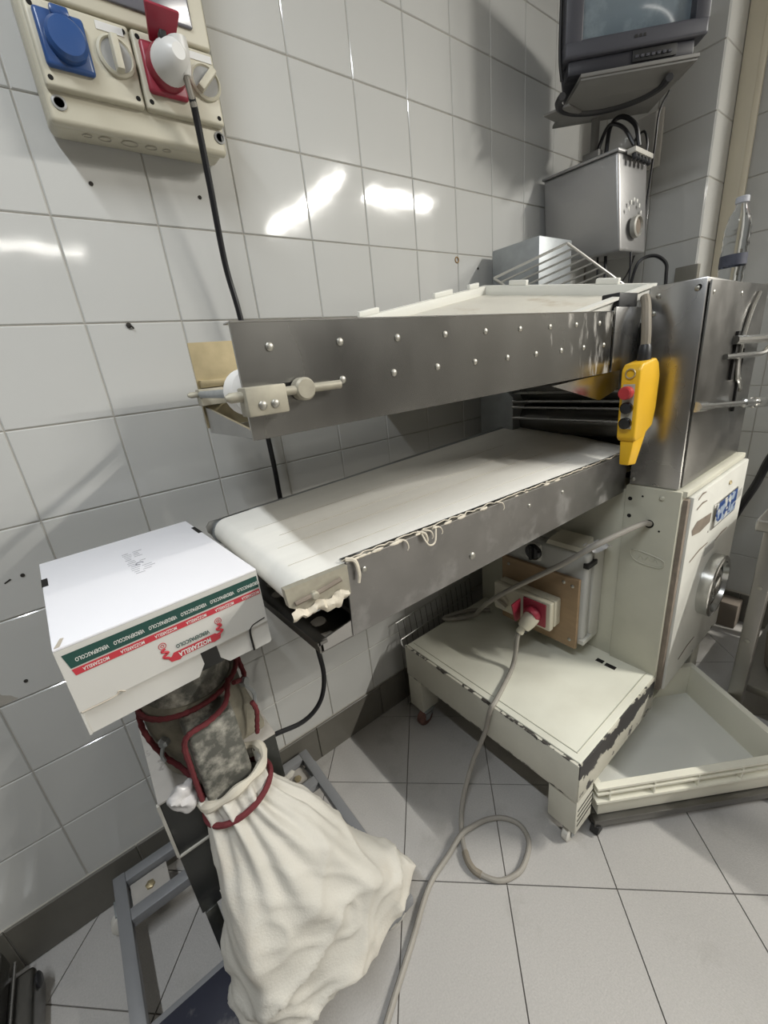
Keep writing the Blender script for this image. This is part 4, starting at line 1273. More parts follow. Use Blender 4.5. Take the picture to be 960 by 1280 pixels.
# ================================================================== FLOUR SACK
S = thing('flour_sack', 'off-white cloth sack tied with red rope under the grinder spout', 'sack', (0.03, -0.56, 0.127))
RINGS = [  # z, cx, cy, rx, ry
    (0.668, -0.036, -0.466, 0.064, 0.046), (0.652, -0.034, -0.480, 0.062, 0.048), (0.630, -0.032, -0.488, 0.058, 0.048),
    (0.600, -0.024, -0.494, 0.068, 0.054), (0.545, -0.008, -0.505, 0.090, 0.066), (0.470, 0.004, -0.520, 0.112, 0.080),
    (0.385, 0.016, -0.534, 0.138, 0.092), (0.300, 0.026, -0.544, 0.162, 0.100), (0.215, 0.036, -0.550, 0.180, 0.104),
    (0.160, 0.040, -0.550, 0.186, 0.102), (0.135, 0.042, -0.548, 0.178, 0.092), (0.129, 0.040, -0.545, 0.140, 0.070), (0.128, 0.03, -0.545, 0.02, 0.01)]


def ring_at(t):
    f = t * (len(RINGS) - 1)
    i = min(int(f), len(RINGS) - 2)
    g = f - i
    return [RINGS[i][k] * (1 - g) + RINGS[i + 1][k] * g for k in range(5)]


def sack_pt(u, v):
    z, cx, cy, rx, ry = ring_at(v)
    a = 2 * math.pi * u
    # squarish lower bag with two corners
    low = max(0.0, min(1.0, (0.60 - z) / 0.35))
    ex = 1.0 - 0.28 * low
    ca, sa = math.cos(a), math.sin(a)
    px = math.copysign(abs(ca) ** ex, ca) * rx
    py = math.copysign(abs(sa) ** ex, sa) * ry
    # lobe: bottom right corner pulled out
    lobe = math.exp(-((a - 5.95) / 0.42) ** 2) + math.exp(-((a + 0.33) / 0.42) ** 2)
    k = max(0.0, 1 - abs(z - 0.17) / 0.17)
    px += 0.058 * lobe * k
    py += 0.004 * lobe * k
    # folds gathered at the tie and fanning out
    nk = max(0.0, 1 - abs(z - 0.60) / 0.22)
    fold = 0.0075 * nk * (math.sin(9 * a + 1.2) + 0.6 * math.sin(17 * a + 0.5 + z * 6))
    p = Vector((cx + px, cy + py, z))
    q = Vector((p.x * 5 + p.z * 2.2, p.y * 5, p.z * 2.6 - p.x * 1.5))
    crumple = 0.026 * low * (noise.noise(q) + 0.5 * noise.noise(q * 2.3 + Vector((3, 1, 2))))
    q2 = Vector((p.x * 9 - p.z * 5, p.y * 6, p.z * 5 + p.x * 5))
    r_ = 1 - abs(noise.noise(q2)) * 2.2
    q3 = Vector((p.x * 17 + p.z * 14, p.y * 12, p.z * 8 - p.x * 8))
    r3 = 1 - abs(noise.noise(q3)) * 2.2
    crumple += low * (0.017 * max(0.0, r_) ** 3 + 0.008 * max(0.0, r3) ** 3)
    # two broad folds falling from the tie
    for f0, f1, w_, h_ in ((4.55, 4.95, 0.16, 0.016), (5.05, 5.75, 0.22, 0.020), (3.75, 3.95, 0.2, 0.012)):
        af = f0 + (f1 - f0) * min(1.0, max(0.0, (0.62 - z) / 0.40))
        crumple += h_ * math.exp(-((a - af) / w_) ** 2) * min(1.0, max(0.0, (0.64 - z) / 0.15)) * min(1.0, max(0.0, (z - 0.20) / 0.15))
    nrm = Vector((ca / max(rx, .02), sa / max(ry, .02), 0)).normalized()
    fade = min(1.0, max(0.0, (z - 0.129) / 0.05))
    p += nrm * (fold + crumple * (0.35 + 0.65 * fade))
    return p


mb = MB()
mb.grid(sack_pt, 150, 130, closed_u=True)
mb.build('bag', 'sack', S, ang=180)
# rolled rim of the mouth
mb = MB()
rim = []
for k in range(16):
    a = 2 * math.pi * k / 16
    rim.append((-0.034 + 0.066 * math.cos(a), -0.470 + 0.048 * math.sin(a) - 0.004, 0.668 + 0.012 * math.cos(a * 1 + 0.3) + 0.004 * math.sin(3 * a)))
mb.tube(rim, 0.0085, n=8, closed=True, smooth=4, rfun=lambda t: 1 + 0.25 * math.sin(t * 44))
mb.build('rolled_rim', 'sack_rim', S)
MB().tube([(-0.032 + 0.066 * math.cos(2 * math.pi * k / 14), -0.486 + 0.055 * math.sin(2 * math.pi * k / 14), 0.634 + 0.014 * math.cos(2 * math.pi * k / 14)) for k in range(14)], 0.0058, n=8, closed=True, smooth=5).build('tie_rope', 'red_rope', S)
mb = MB()
mb.grid(lambda u, v: Vector((0.255 + 0.024 * v + 0.004 * math.sin(u * 6), -0.552 - 0.010 * u - 0.006 * v, 0.180 + 0.010 * math.sin(v * 3 + u * 2) - 0.02 * u)), 5, 6)
mb.build('seam_ear', 'sack', S, ang=180)
# crumpled plastic bag by the spout
pb = MB()
def crump(u, v):
    a, b = 2 * math.pi * u, math.pi * (v - 0.5)
    p = Vector((math.cos(a) * math.cos(b), math.sin(a) * math.cos(b) * 0.7, math.sin(b) * 1.15))
    return Vector((-0.118, -0.470, 0.682)) + p * 0.025 * (1 + 0.45 * noise.noise(p * 1.5))
pb.grid(crump, 26, 18, closed_u=True)
pb = tag(pb.build('plastic_bag', 'plastic_film', origin=(-0.118, -0.470, 0.655)), 'small crumpled clear plastic bag tucked beside the grinder spout', 'bag')

# ================================================================== DOUGH CRATE ON ITS DOLLY
ca = math.radians(-33)
CE1 = Vector((math.cos(ca), math.sin(ca), 0)); CE2 = Vector((-math.sin(ca), math.cos(ca), 0))
CF = Vector((0.822, -0.808, 0))
CL, CW = 0.595, 0.385


def cp(a, b, z):
    v = CF + CE1 * a + CE2 * b
    return Vector((v.x, v.y, z))


dl = thing('crate_dolly', 'flat steel dolly with small black casters under the cream dough crate', 'dolly', tuple(cp(CL / 2, CW / 2, 0)))
def obar(a0, a1, b0, b1, z0, z1, bev=0.001):
    return MB().hexa([cp(a0, b0, z0), cp(a1, b0, z0), cp(a1, b1, z0), cp(a0, b1, z0), cp(a0, b0, z1), cp(a1, b0, z1), cp(a1, b1, z1), cp(a0, b1, z1)], bev)
obar(-0.012, CL + 0.01, -0.014, 0.012, 0.034, 0.058).build('rail', 'steel_dark', dl)
obar(-0.012, CL + 0.01, CW - 0.012, CW + 0.012, 0.034, 0.058).build('rail', 'steel_dark', dl)
obar(-0.012, 0.012, 0.012, CW - 0.012, 0.034, 0.058).build('rail', 'steel_dark', dl)
obar(CL - 0.014, CL + 0.01, 0.012, CW - 0.012, 0.034, 0.058).build('rail', 'steel_dark', dl)
for a, b in ((0.0, -0.006), (CL - 0.02, 0.0), (0.01, CW - 0.01), (CL - 0.02, CW - 0.01)):
    p = cp(a, b, 0)
    w = MB().lathe([(0.013, 0), (0.0165, 0.003), (0.0165, 0.015), (0.013, 0.018)], p + Vector((0, 0.009, 0.0165)), (0.25, -1, 0), n=18).build('wheel', 'caster_black', dl)
    MB().hexa([p + Vector(v) for v in ((-0.018, -0.011, 0.012), (0.010, -0.011, 0.012), (0.010, 0.013, 0.012), (-0.018, 0.013, 0.012), (-0.012, -0.011, 0.036), (0.018, -0.011, 0.036), (0.018, 0.013, 0.036), (-0.012, 0.013, 0.036))]).build('fork', 'caster_black', dl)
cr = thing('dough_crate', 'cream plastic dough crate lying at an angle beneath the machine', 'crate', tuple(cp(CL / 2, CW / 2, 0.0585)))
obar(0.006, CL - 0.006, 0.006, CW - 0.006, 0.0585, 0.066).build('crate_floor', 'crate_floor', cr)
TH = 0.004
def wallseg(a0, b0, a1, b1, z0, z1, inn):
    """thin wall from (a0,b0) to (a1,b1), thickness towards inn=(da,db)."""
    return MB().hexa([cp(a0, b0, z0), cp(a1, b1, z0), cp(a1 + inn[0], b1 + inn[1], z0), cp(a0 + inn[0], b0 + inn[1], z0),
                      cp(a0, b0, z1), cp(a1, b1, z1), cp(a1 + inn[0], b1 + inn[1], z1), cp(a0 + inn[0], b0 + inn[1], z1)], 0.0015)
ZR = 0.192
wallseg(0.004, 0.004, CL - 0.004, 0.004, 0.060, ZR, (0, TH)).build('side_wall', 'crate_plastic', cr)
wallseg(0.004, CW - 0.004, CL - 0.004, CW - 0.004, 0.060, ZR, (0, -TH)).build('side_wall', 'crate_plastic', cr)
wallseg(0.004, 0.008, 0.004, CW - 0.008, 0.060, ZR, (TH, 0)).build('end_wall', 'crate_plastic', cr)
wallseg(CL - 0.004, 0.008, CL - 0.004, CW - 0.008, 0.060, ZR, (-TH, 0)).build('end_wall', 'crate_plastic', cr)
for z0, z1, o_ in ((ZR - 0.008, ZR, 0.013), (ZR - 0.030, ZR - 0.024, 0.011), (ZR - 0.066, ZR - 0.058, 0.011)):
    mb = MB()
    for a0, b0, a1, b1 in ((-o_, -o_, CL + o_, 0.004), (-o_, CW - 0.004, CL + o_, CW + o_), (-o_, 0.004, 0.004, CW - 0.004), (CL - 0.004, 0.004, CL + o_, CW - 0.004)):
        mb.hexa([cp(a0, b0, z0), cp(a1, b0, z0), cp(a1, b1, z0), cp(a0, b1, z0), cp(a0, b0, z1), cp(a1, b0, z1), cp(a1, b1, z1), cp(a0, b1, z1)])
    mb.build('rim' if z1 == ZR else 'ledge', 'crate_plastic', cr)
for k in range(5):
    a = 0.028 + k * (CL - 0.056) / 4
    obar(a - 0.002, a + 0.002, -0.010, 0.004, ZR - 0.062, ZR - 0.004, 0).build('rib', 'crate_plastic', cr)
for k in range(3):
    b = 0.03 + k * (CW - 0.06) / 2
    obar(CL - 0.004, CL + 0.010, b - 0.002, b + 0.002, ZR - 0.062, ZR - 0.004, 0).build('rib', 'crate_plastic', cr)
# ================================================================== WHITE TRAY ON THE UPPER CONVEYOR
TR = thing('dough_tray', 'white plastic dough tray tilted on top of the upper conveyor', 'tray', (0.9, -0.39, 1.47))
P_FR = Vector((1.205, -0.118, 1.620)); P_NR = Vector((1.262, -0.634, 1.528)); P_FL = Vector((0.600, -0.118, 1.520))
tu = (P_FR - P_FL); tv = (P_NR - P_FR)
tn_ = tv.cross(tu).normalized()
if tn_.z < 0:
    tn_ = -tn_


def tpt(a, b, h):
    return P_FL + tu * a + tv * b + tn_ * h


def tslab(a0, a1, b0, b1, h0, h1, bev=0.0):
    return MB().hexa([tpt(a0, b0, h0), tpt(a1, b0, h0), tpt(a1, b1, h0), tpt(a0, b1, h0), tpt(a0, b0, h1), tpt(a1, b0, h1), tpt(a1, b1, h1), tpt(a0, b1, h1)], bev)


tslab(0.01, 0.99, 0.01, 0.99, -0.034, -0.030).build('tray_floor', 'tray_floor', TR)
for a in ((0, 1, 0, 0.014), (0, 1, 0.986, 1), (0, 0.012, 0.014, 0.986), (0.988, 1, 0.014, 0.986)):
    tslab(*a, -0.034, -0.006, 0.001).build('tray_wall', 'plastic_white', TR)
mb = MB()
for a in ((-0.018, 1.018, -0.02, 0.012), (-0.018, 1.018, 0.988, 1.02), (-0.018, 0.010, 0.0, 1.0), (0.990, 1.018, 0.0, 1.0)):
    v = tslab(*a, -0.010, -0.003).bm
    me_ = bpy.data.meshes.new('tmp')
    v.to_mesh(me_)
    mb.bm.from_mesh(me_)
    bpy.data.meshes.remove(me_)
mb.build('tray_rim', 'plastic_white', TR)
for a0, a1 in ((0.08, 0.20), (0.58, 0.72), (0.86, 0.94)):
    tslab(a0, a1, -0.02, 0.006, -0.003, 0.012, 0.002).build('stacking_tab', 'plastic_white', TR)
for b0, b1 in ((0.18, 0.30), (0.72, 0.84)):
    tslab(0.994, 1.018, b0, b1, -0.003, 0.012, 0.002).build('stacking_tab', 'plastic_white', TR)

# ================================================================== WIRE RACK BEHIND THE TRAY
WR = thing('cooling_rack', 'shiny wire cooling rack propped behind the white tray', 'rack', (1.30, -0.40, 1.50))
R0_, R1_, R2_ = Vector((1.245, -0.125, 1.640)), Vector((1.35, -0.335, 1.702)), Vector((1.47, -0.455, 1.570))
ru, rv = R1_ - R0_, R2_ - R1_
MB().tube([R0_ - ru * 0.0, R1_], 0.0045, n=8, smooth=1).build('edge_wire', 'wire_rack', WR)
MB().tube([R1_, R2_ + rv * 0.1], 0.0045, n=8, smooth=1).build('edge_wire', 'wire_rack', WR)
for k in range(1, 8):
    f = k / 8
    MB().tube([R0_ - ru * 0.0 + rv * f, R1_ + rv * f], 0.0032, n=6, smooth=1).build('rack_wire', 'wire_rack', WR)
MB().tube([R0_ - ru * 0.0, R0_ - ru * 0.0 + rv], 0.0045, n=8, smooth=1).build('edge_wire', 'wire_rack', WR)

# ================================================================== WIRE BASKET BETWEEN BASE AND WALL
WB = thing('wire_basket', 'dark narrow wire basket standing between the machine base and the wall', 'basket', (0.97, -0.05, 0.0))
for y, z0, z1 in ((-0.032, 0.415, 0.436), (-0.052, 0.345, 0.372)):
    MB().tube([(0.722, y, z0), (1.17, y, z1)], 0.0028, n=6, smooth=1).build('rail_wire', 'wire', WB)
MB().tube([(0.722, -0.052, 0.345), (0.716, -0.070, 0.330), (0.735, -0.085, 0.318), (0.75, -0.092, 0.312)], 0.0032, n=6).build('rail_wire', 'wire', WB)
for k in range(15):
    x = 0.728 + k * 0.031
    MB().tube([(x, -0.034, 0.415 + 0.0014 * k), (x + 0.002, -0.045, 0.30), (x + 0.002, -0.05, 0.012)], 0.0014, n=5, smooth=2).build('upright_wire', 'steel_dark', WB)
MB().tube([(0.722, -0.05, 0.012), (1.17, -0.05, 0.012)], 0.0028, n=6, smooth=1).build('rail_wire', 'wire', WB)

# ================================================================== ELECTRICAL PANEL ON THE WALL
EP = thing('electrical_panel', 'beige wall socket panel with blue and red sockets and rotary switches', 'panel', (0.2, 0.0, 1.872))
MB().box(0.040, 0.362, -0.062, -0.0005, 1.872, 2.48, 0.014, 3).build('back_box', 'panel_cream', EP)
lid = MB().hexa([(0.040, -0.084, 1.868), (0.362, -0.084, 1.868), (0.362, -0.0635, 1.866), (0.040, -0.0635, 1.866),
                 (0.040, -0.084, 2.48), (0.362, -0.084, 2.48), (0.362, -0.0635, 2.48), (0.040, -0.0635, 2.48)], 0.008, 3).build('front_cover', 'panel_cream', EP)
for x0, x1 in ((0.046, 0.2045), (0.2085, 0.361)):
    q = MB().box(x0, x1, -0.100, -0.082, 1.913, 2.034, 0.005, 3).build('module_plate', 'panel_cream', EP)
    for dx, dz in ((0.010, 0.012), (0.010, 0.110), (x1 - x0 - 0.010, 0.012), (x1 - x0 - 0.010, 0.110)):
        MB().lathe([(0.0042, 0), (0.0042, 0.001)], (x0 + dx, -0.0995, 1.913 + dz), (0, -1, 0), n=12).build('screw_recess', 'hole_dark', q)
MB().box(0.046, 0.361, -0.100, -0.082, 2.038, 2.44, 0.005, 3).build('upper_cover', 'panel_cream', EP)
MB().box(0.095, 0.329, -0.106, -0.099, 2.060, 2.32, 0.004).build('breaker_window', 'smoked', EP)
MB().box(0.055, 0.129, -0.112, -0.099, 1.937, 2.017, 0.006, 3).build('blue_flange', 'blue_plastic', EP)
bs = MB().lathe([(0.031, 0), (0.031, 0.014), (0.026, 0.020), (0.010, 0.022)], (0.094, -0.110, 1.975), (0, -1, 0), n=32).build('blue_socket_cap', 'blue_plastic', EP)
MB().box(0.080, 0.108, -0.122, -0.109, 2.005, 2.020, 0.004).build('cap_hinge', 'blue_plastic', EP)
for cx, rot in ((0.172, 0.0), (0.334, -0.75)):
    d_ = MB().lathe([(0.031, 0), (0.031, 0.007), (0.027, 0.010), (0.024, 0.006)], (cx, -0.099, 1.980), (0, -1, 0), n=32).build('switch_dial', 'panel_cream', EP)
    MB().lathe([(0.025, 0), (0.025, 0.002)], (cx, -0.104, 1.980), (0, -1, 0), n=28).build('dial_face', 'grey_plastic', d_)
    c_, s_ = math.cos(rot), math.sin(rot)
    def kp(a, b, y):
        return (cx + a * c_ - b * s_, y, 1.980 + a * s_ + b * c_)
    MB().hexa([kp(-0.0075, -0.027, -0.106), kp(0.0075, -0.027, -0.106), kp(0.0075, 0.027, -0.106), kp(-0.0075, 0.027, -0.106),
               kp(-0.006, -0.025, -0.122), kp(0.006, -0.025, -0.122), kp(0.006, 0.025, -0.122), kp(-0.006, 0.025, -0.122)], 0.002).build('knob', 'panel_cream', d_)
    MB().box(cx - 0.022, cx + 0.022, -0.1012, -0.0995, 2.015, 2.027).build('rating_label', 'plug_white', EP)
MB().box(0.217, 0.291, -0.112, -0.099, 1.936, 2.017, 0.006, 3).build('red_flange', 'red_plastic', EP)
MB().lathe([(0.036, 0), (0.036, 0.018), (0.033, 0.026)], (0.256, -0.108, 1.978), (0, -1, -0.1), n=32).build('red_socket', 'red_plastic', EP)
MB().hexa([(0.235, -0.118, 2.012), (0.279, -0.118, 2.012), (0.279, -0.110, 2.016), (0.235, -0.110, 2.016),
           (0.226, -0.165, 2.040), (0.286, -0.165, 2.040), (0.286, -0.158, 2.048), (0.226, -0.158, 2.048)], 0.003).build('red_flap', 'red_plastic', EP)
for k, (x, r) in enumerate(((0.098, 0.008), (0.128, 0.011), (0.172, 0.015), (0.212, 0.011), (0.243, 0.008))):
    MB().tube([(x + r * math.cos(a * 0.7854), -0.044 + r * 0.7 * math.sin(a * 0.7854), 1.8713) for a in range(8)], 0.0011, n=5, closed=True, smooth=2).build('knockout', 'panel_dark', EP)
for x in (0.060, 0.350):
    MB().lathe([(0.0115, 0), (0.0115, 0.006), (0.008, 0.007), (0.008, 0.004)], (x, -0.080, 1.897), (0, -1, 0), n=18).build('cover_screw', 'grey_plastic', EP)

# ---- plug with the black cable that hangs down the wall to the grinder
PC = thing('power_cable', 'black power cable with white angled plug running from the wall panel down to the grinder', 'cable', (0.33, -0.06, 0.5))
pg = MB()
pg.lathe([(0.030, 0), (0.033, 0.004), (0.033, 0.020), (0.030, 0.034), (0.022, 0.050), (0.012, 0.058)], (0.256, -0.124, 1.976), (0.12, -1, -0.05), n=30)
pg.build('plug', 'plug_white', PC)
MB().lathe([(0.018, 0), (0.018, 0.018), (0.014, 0.040), (0.010, 0.052)], (0.270, -0.162, 2.002), (0.10, 0.10, -1), n=20).build('plug_neck', 'plug_white', PC)
MB().box(0.240, 0.252, -0.168, -0.150, 1.992, 2.006, 0.002).build('plug_notch', 'black', PC)
MB().tube([(0.275, -0.158, 1.952), (0.280, -0.150, 1.932), (0.287, -0.140, 1.915)], 0.0062, n=8).build('cable_sleeve', 'cord_grey', PC)
MB().tube([(0.283, -0.146, 1.925), (0.290, -0.130, 1.905), (0.301, -0.100, 1.801), (0.312, -0.066, 1.657), (0.325, -0.060, 1.543), (0.334, -0.055, 1.35), (0.341, -0.050, 1.158), (0.341, -0.050, 1.037), (0.335, -0.09, 0.83), (0.315, -0.17, 0.72), (0.297, -0.22, 0.640), (0.301, -0.22, 0.545), (0.284, -0.22, 0.475), (0.25, -0.22, 0.437), (0.20, -0.22, 0.425), (0.129, -0.22, 0.44), (0.0765, -0.22, 0.446)], 0.0070, n=10, smooth=8).build('cable', 'cord_black', PC)

# ================================================================== GREY FLOOR CABLE
FC = thing('floor_cable', 'grey cable with cream plug looping over the base and across the floor', 'cable', (0.5, -0.6, 0.0))
d_ = Vector((-0.060, 0.022, -0.062))
pgp = Vector((0.972, -0.484, 0.540))
MB().lathe([(0.026, 0.0), (0.027, 0.006), (0.026, 0.030), (0.021, 0.052), (0.014, 0.056), (0.0135, 0.075), (0.010, 0.078)], pgp, d_, n=24).build('plug', 'panel_cream', FC)
pe = pgp + d_.normalized() * 0.078
MB().box(0.928, 0.940, -0.485, -0.470, 0.486, 0.500, 0.002).build('plug_notch', 'black', FC)
MB().tube([tuple(pe), (pe.x - 0.008, pe.y, pe.z - 0.02), (0.895, -0.468, 0.405), (0.865, -0.475, 0.371), (0.777, -0.504, 0.3685), (0.712, -0.524, 0.3690), (0.692, -0.522, 0.350), (0.690, -0.500, 0.24), (0.650, -0.478, 0.12), (0.575, -0.498, 0.035), (0.515, -0.545, 0.010), (0.480, -0.59, 0.008), (0.462, -0.633, 0.008), (0.489, -0.696, 0.008), (0.535, -0.722, 0.008), (0.58, -0.724, 0.008), (0.64, -0.70, 0.008), (0.662, -0.655, 0.008), (0.643, -0.609, 0.008), (0.600, -0.577, 0.009), (0.55, -0.563, 0.014), (0.500, -0.558, 0.021), (0.433, -0.567, 0.012), (0.36, -0.577, 0.008), (0.300, -0.600, 0.008), (0.224, -0.640, 0.008), (0.10, -0.70, 0.008), (-0.05, -0.78, 0.008)], 0.0075, n=10, smooth=7).build('cable', 'cord_grey', FC)
MB().tube([(0.478, -0.592, 0.0105), (0.466, -0.615, 0.0105), (0.462, -0.640, 0.0105), (0.468, -0.662, 0.0105)], 0.0098, n=10).build('tape_sleeve', 'cord_brown', FC)

# ================================================================== STEEL BOX UNDER THE TELEVISION
SB = thing('steel_control_box', 'grey steel control box on the corner wall below the television', 'control box', (1.8, -0.17, 1.68))
MB().hexa([(1.712, -0.338, 1.700), (1.90, -0.350, 1.700), (1.90, -0.03, 1.715), (1.715, -0.03, 1.715),
           (1.698, -0.312, 2.012), (1.905, -0.325, 2.012), (1.905, -0.02, 2.020), (1.700, -0.02, 2.020)], 0.010, 3).build('box_body', 'wallbox_steel', SB)
MB().hexa([(1.694, -0.316, 2.012), (1.905, -0.330, 2.012), (1.905, -0.018, 2.020), (1.694, -0.018, 2.020),
           (1.694, -0.314, 2.022), (1.905, -0.328, 2.022), (1.905, -0.018, 2.028), (1.694, -0.018, 2.028)], 0.002).build('lid', 'wallbox_steel', SB)
MB().box(1.905, 2.10, -0.25, -0.10, 1.80, 1.90, 0.003).build('wall_arm', 'bracket_paint', SB)
gp = MB().box(1.74, 1.885, -0.352, -0.322, 2.004, 2.020, 0.003).build('gland_strip', 'outlet_plate', SB)
for k in range(5):
    MB().lathe([(0.009, 0), (0.009, 0.018), (0.006, 0.022)], (1.757 + k * 0.028, -0.340, 2.006), (0, -0.25, -1), n=12).build('cable_gland', 'black_rubber', gp)
sockr = MB().lathe([(0.036, 0), (0.036, 0.016), (0.030, 0.020), (0.028, 0.010)], (1.795, -0.344, 1.782), (0, -1, 0), n=26).build('socket_ring', 'wallbox_side', SB)
MB().lathe([(0.028, 0), (0.028, 0.006)], (1.795, -0.350, 1.782), (0, -1, 0), n=22).build('socket_face', 'worn_brown', sockr)
for k in range(6):
    a = 0.5 + k * 0.42
    mb = MB()
    blob(mb, (1.795 + 0.058 * math.cos(a), -0.3425, 1.80 + 0.07 * math.sin(a)), 0.0045, 1, 0.3, 1.6, seed=k + 90)
    mb.build('dried_drip', 'plastic_white', SB)

# ================================================================== TELEVISION ON ITS BRACKET
tf = Vector((0.7290, -0.6845, 0)); tb = Vector((0.6845, 0.7290, 0))     # along the front, and towards the back
TP = Vector((1.411, -0.267, 2.2))
TVW = 0.405


def vp(a, b, z):
    v = TP + tf * a + tb * b
    return Vector((v.x, v.y, z))


def vbox(a0, a1, b0, b1, z0, z1, bev=0.0, seg=2, top=None):
    t = top or (a0, a1, b0, b1)
    return MB().hexa([vp(a0, b0, z0), vp(a1, b0, z0), vp(a1, b1, z0), vp(a0, b1, z0), vp(t[0], t[2], z1), vp(t[1], t[2], z1), vp(t[1], t[3], z1), vp(t[0], t[3], z1)], bev, seg)


TV = thing('television', 'old dark grey tube television mounted in the upper corner', 'television', tuple(vp(TVW / 2, 0.17, 2.17)))
W0, W1, S0, S1, ZS0, ZS1, ZTOP = 0.0, TVW, 0.052, TVW - 0.042, 2.248, 2.475, 2.53
vbox(W0, W1, 0.0, 0.06, 2.205, ZS0, 0.008, 3).build('bezel_bottom', 'tv_shell', TV)
vbox(W0, W1, 0.0, 0.06, ZS1, ZTOP, 0.008, 3).build('bezel_top', 'tv_shell', TV)
vbox(W0, S0, 0.0, 0.06, ZS0 - 0.01, ZS1 + 0.01, 0.006, 2).build('bezel_side', 'tv_shell', TV)
vbox(S1, W1, 0.0, 0.06, ZS0 - 0.01, ZS1 + 0.01, 0.006, 2).build('bezel_side', 'tv_shell', TV)
mb = MB()
def scr(u, v):
    a, z = S0 - 0.004 + u * (S1 - S0 + 0.008), ZS0 - 0.004 + v * (ZS1 - ZS0 + 0.008)
    bl = 0.030 - 0.020 * (1 - (2 * u - 1) ** 2) * (1 - (2 * v - 1) ** 2)
    return vp(a, bl, z)
mb.grid(scr, 14, 12)
mb.build('screen', 'tv_screen', TV, ang=180)
MB().hexa([vp(0.006, 0.058, 2.185), vp(TVW - 0.006, 0.058, 2.185), vp(TVW - 0.07, 0.30, 2.19), vp(0.09, 0.30, 2.19),
           vp(0.006, 0.058, ZTOP - 0.006), vp(TVW - 0.006, 0.058, ZTOP - 0.006), vp(TVW - 0.09, 0.30, 2.44), vp(0.11, 0.30, 2.44)], 0.010, 3).build('rear_shell', 'tv_shell', TV)
vbox(0.015, TVW - 0.03, 0.012, 0.06, 2.169, 2.206, 0.004).build('lower_front', 'tv_dark', TV)
cpn = vbox(0.20, 0.325, 0.008, 0.014, 2.174, 2.202, 0.001).build('control_strip', 'black', TV)
for k in range(7):
    vbox(0.207 + k * 0.0155, 0.217 + k * 0.0155, 0.005, 0.009, 2.182, 2.189, 0.0008, 1).build('button', 'tv_shell', cpn)
mb = MB()
for k, w in enumerate((0.010, 0.009, 0.008)):
    a0 = 0.198 + k * 0.0125
    mb.prism([vp(a0, -0.0004, 2.226), vp(a0 + w, -0.0004, 2.226), vp(a0 + w * 0.8, -0.0004, 2.234), vp(a0 + 0.001, -0.0004, 2.233)], tb * -0.0006)
tag(mb.build('maker_mark', 'black', TV, smooth=False), kind='stuff')

BR = thing('television_bracket', 'grey swivel wall bracket with tray carrying the television', 'bracket', tuple(vp(0.2, 0.2, 2.1)))
vbox(0.050, 0.388, 0.0, 0.30, 2.156, 2.166, 0.002).build('tray', 'tv_tray', BR)
vbox(0.052, 0.384, 0.004, 0.10, 2.150, 2.157, 0.001).build('tray_lip', 'tv_tray', BR)
MB().hexa([vp(0.030, 0.075, 2.128), vp(0.310, 0.060, 2.128), vp(0.270, 0.150, 2.128), vp(0.050, 0.150, 2.128),
           vp(0.052, 0.006, 2.151), vp(0.384, 0.006, 2.151), vp(0.384, 0.28, 2.156), vp(0.052, 0.28, 2.156)], 0.003).build('tray_underside', 'tv_tray', BR)
arc = []
for k in range(13):
    t = math.pi * (-0.06 + 1.12 * k / 12)
    arc.append(vp(0.160 + 0.160 * math.cos(t), 0.040 + 0.112 * math.sin(t), 2.128))
MB().tube(arc, 0.011, n=8, smooth=4).build('rubber_rim', 'black_rubber', BR)
MB().tube([vp(-0.004, 0.03, 2.50), vp(-0.006, 0.03, 2.25), vp(0.004, 0.035, 2.172)], 0.005, n=8, smooth=4).build('side_strap', 'black', TV)
MB().hexa([vp(-0.030, 0.115, 2.122), vp(0.04, 0.07, 2.122), vp(0.10, 0.13, 2.122), vp(0.02, 0.165, 2.122), vp(-0.030, 0.115, 2.130), vp(0.04, 0.07, 2.130), vp(0.10, 0.13, 2.130), vp(0.02, 0.165, 2.130)], 0.003).build('side_lug', 'tv_tray', BR)
MB().cyl((1.735, -0.205, 2.031), (1.735, -0.205, 2.157), 0.014, n=16).build('post', 'bracket_paint', BR)
MB().box(1.71, 1.76, -0.235, -0.175, 2.029, 2.050, 0.003).build('post_foot', 'bracket_paint', BR)
MB().box(1.76, 2.099, -0.215, -0.195, 2.034, 2.052, 0.003).build('wall_arm', 'bracket_paint', BR)

# cables around the control box
def cable(name, label, pts, r=0.004, m='cord_black'):
    mb = MB().tube(pts, r, n=8, smooth=7)
    return tag(mb.build(name, m, origin=pts[-1]), label, 'cable')
cable('television_cable', 'thin black cable hanging from the television past the control box', [(2.02, -0.33, 2.24), (2.0, -0.310, 2.18), (2.0, -0.305, 2.06), (2.0, -0.290, 1.854), (1.97, -0.268, 1.673), (1.88, -0.25, 1.58)], 0.004)
MB().tube([(1.76, -0.335, 2.03), (1.75, -0.30, 2.09), (1.74, -0.255, 2.115), (1.73, -0.23, 2.07), (1.72, -0.225, 2.03)], 0.006, n=8, smooth=7).build('gland_cable', 'cord_black', SB)
MB().tube([(1.79, -0.340, 2.03), (1.78, -0.325, 2.095), (1.76, -0.285, 2.13), (1.745, -0.255, 2.11), (1.735, -0.25, 2.03)], 0.0075, n=8, smooth=7).build('gland_cable', 'cord_black', SB)
MB().tube([(1.845, -0.343, 2.01), (1.845, -0.343, 2.05), (1.84, -0.33, 2.085), (1.835, -0.305, 2.07), (1.83, -0.30, 2.028)], 0.004, n=8, smooth=7).build('gland_cable', 'cord_black', SB)
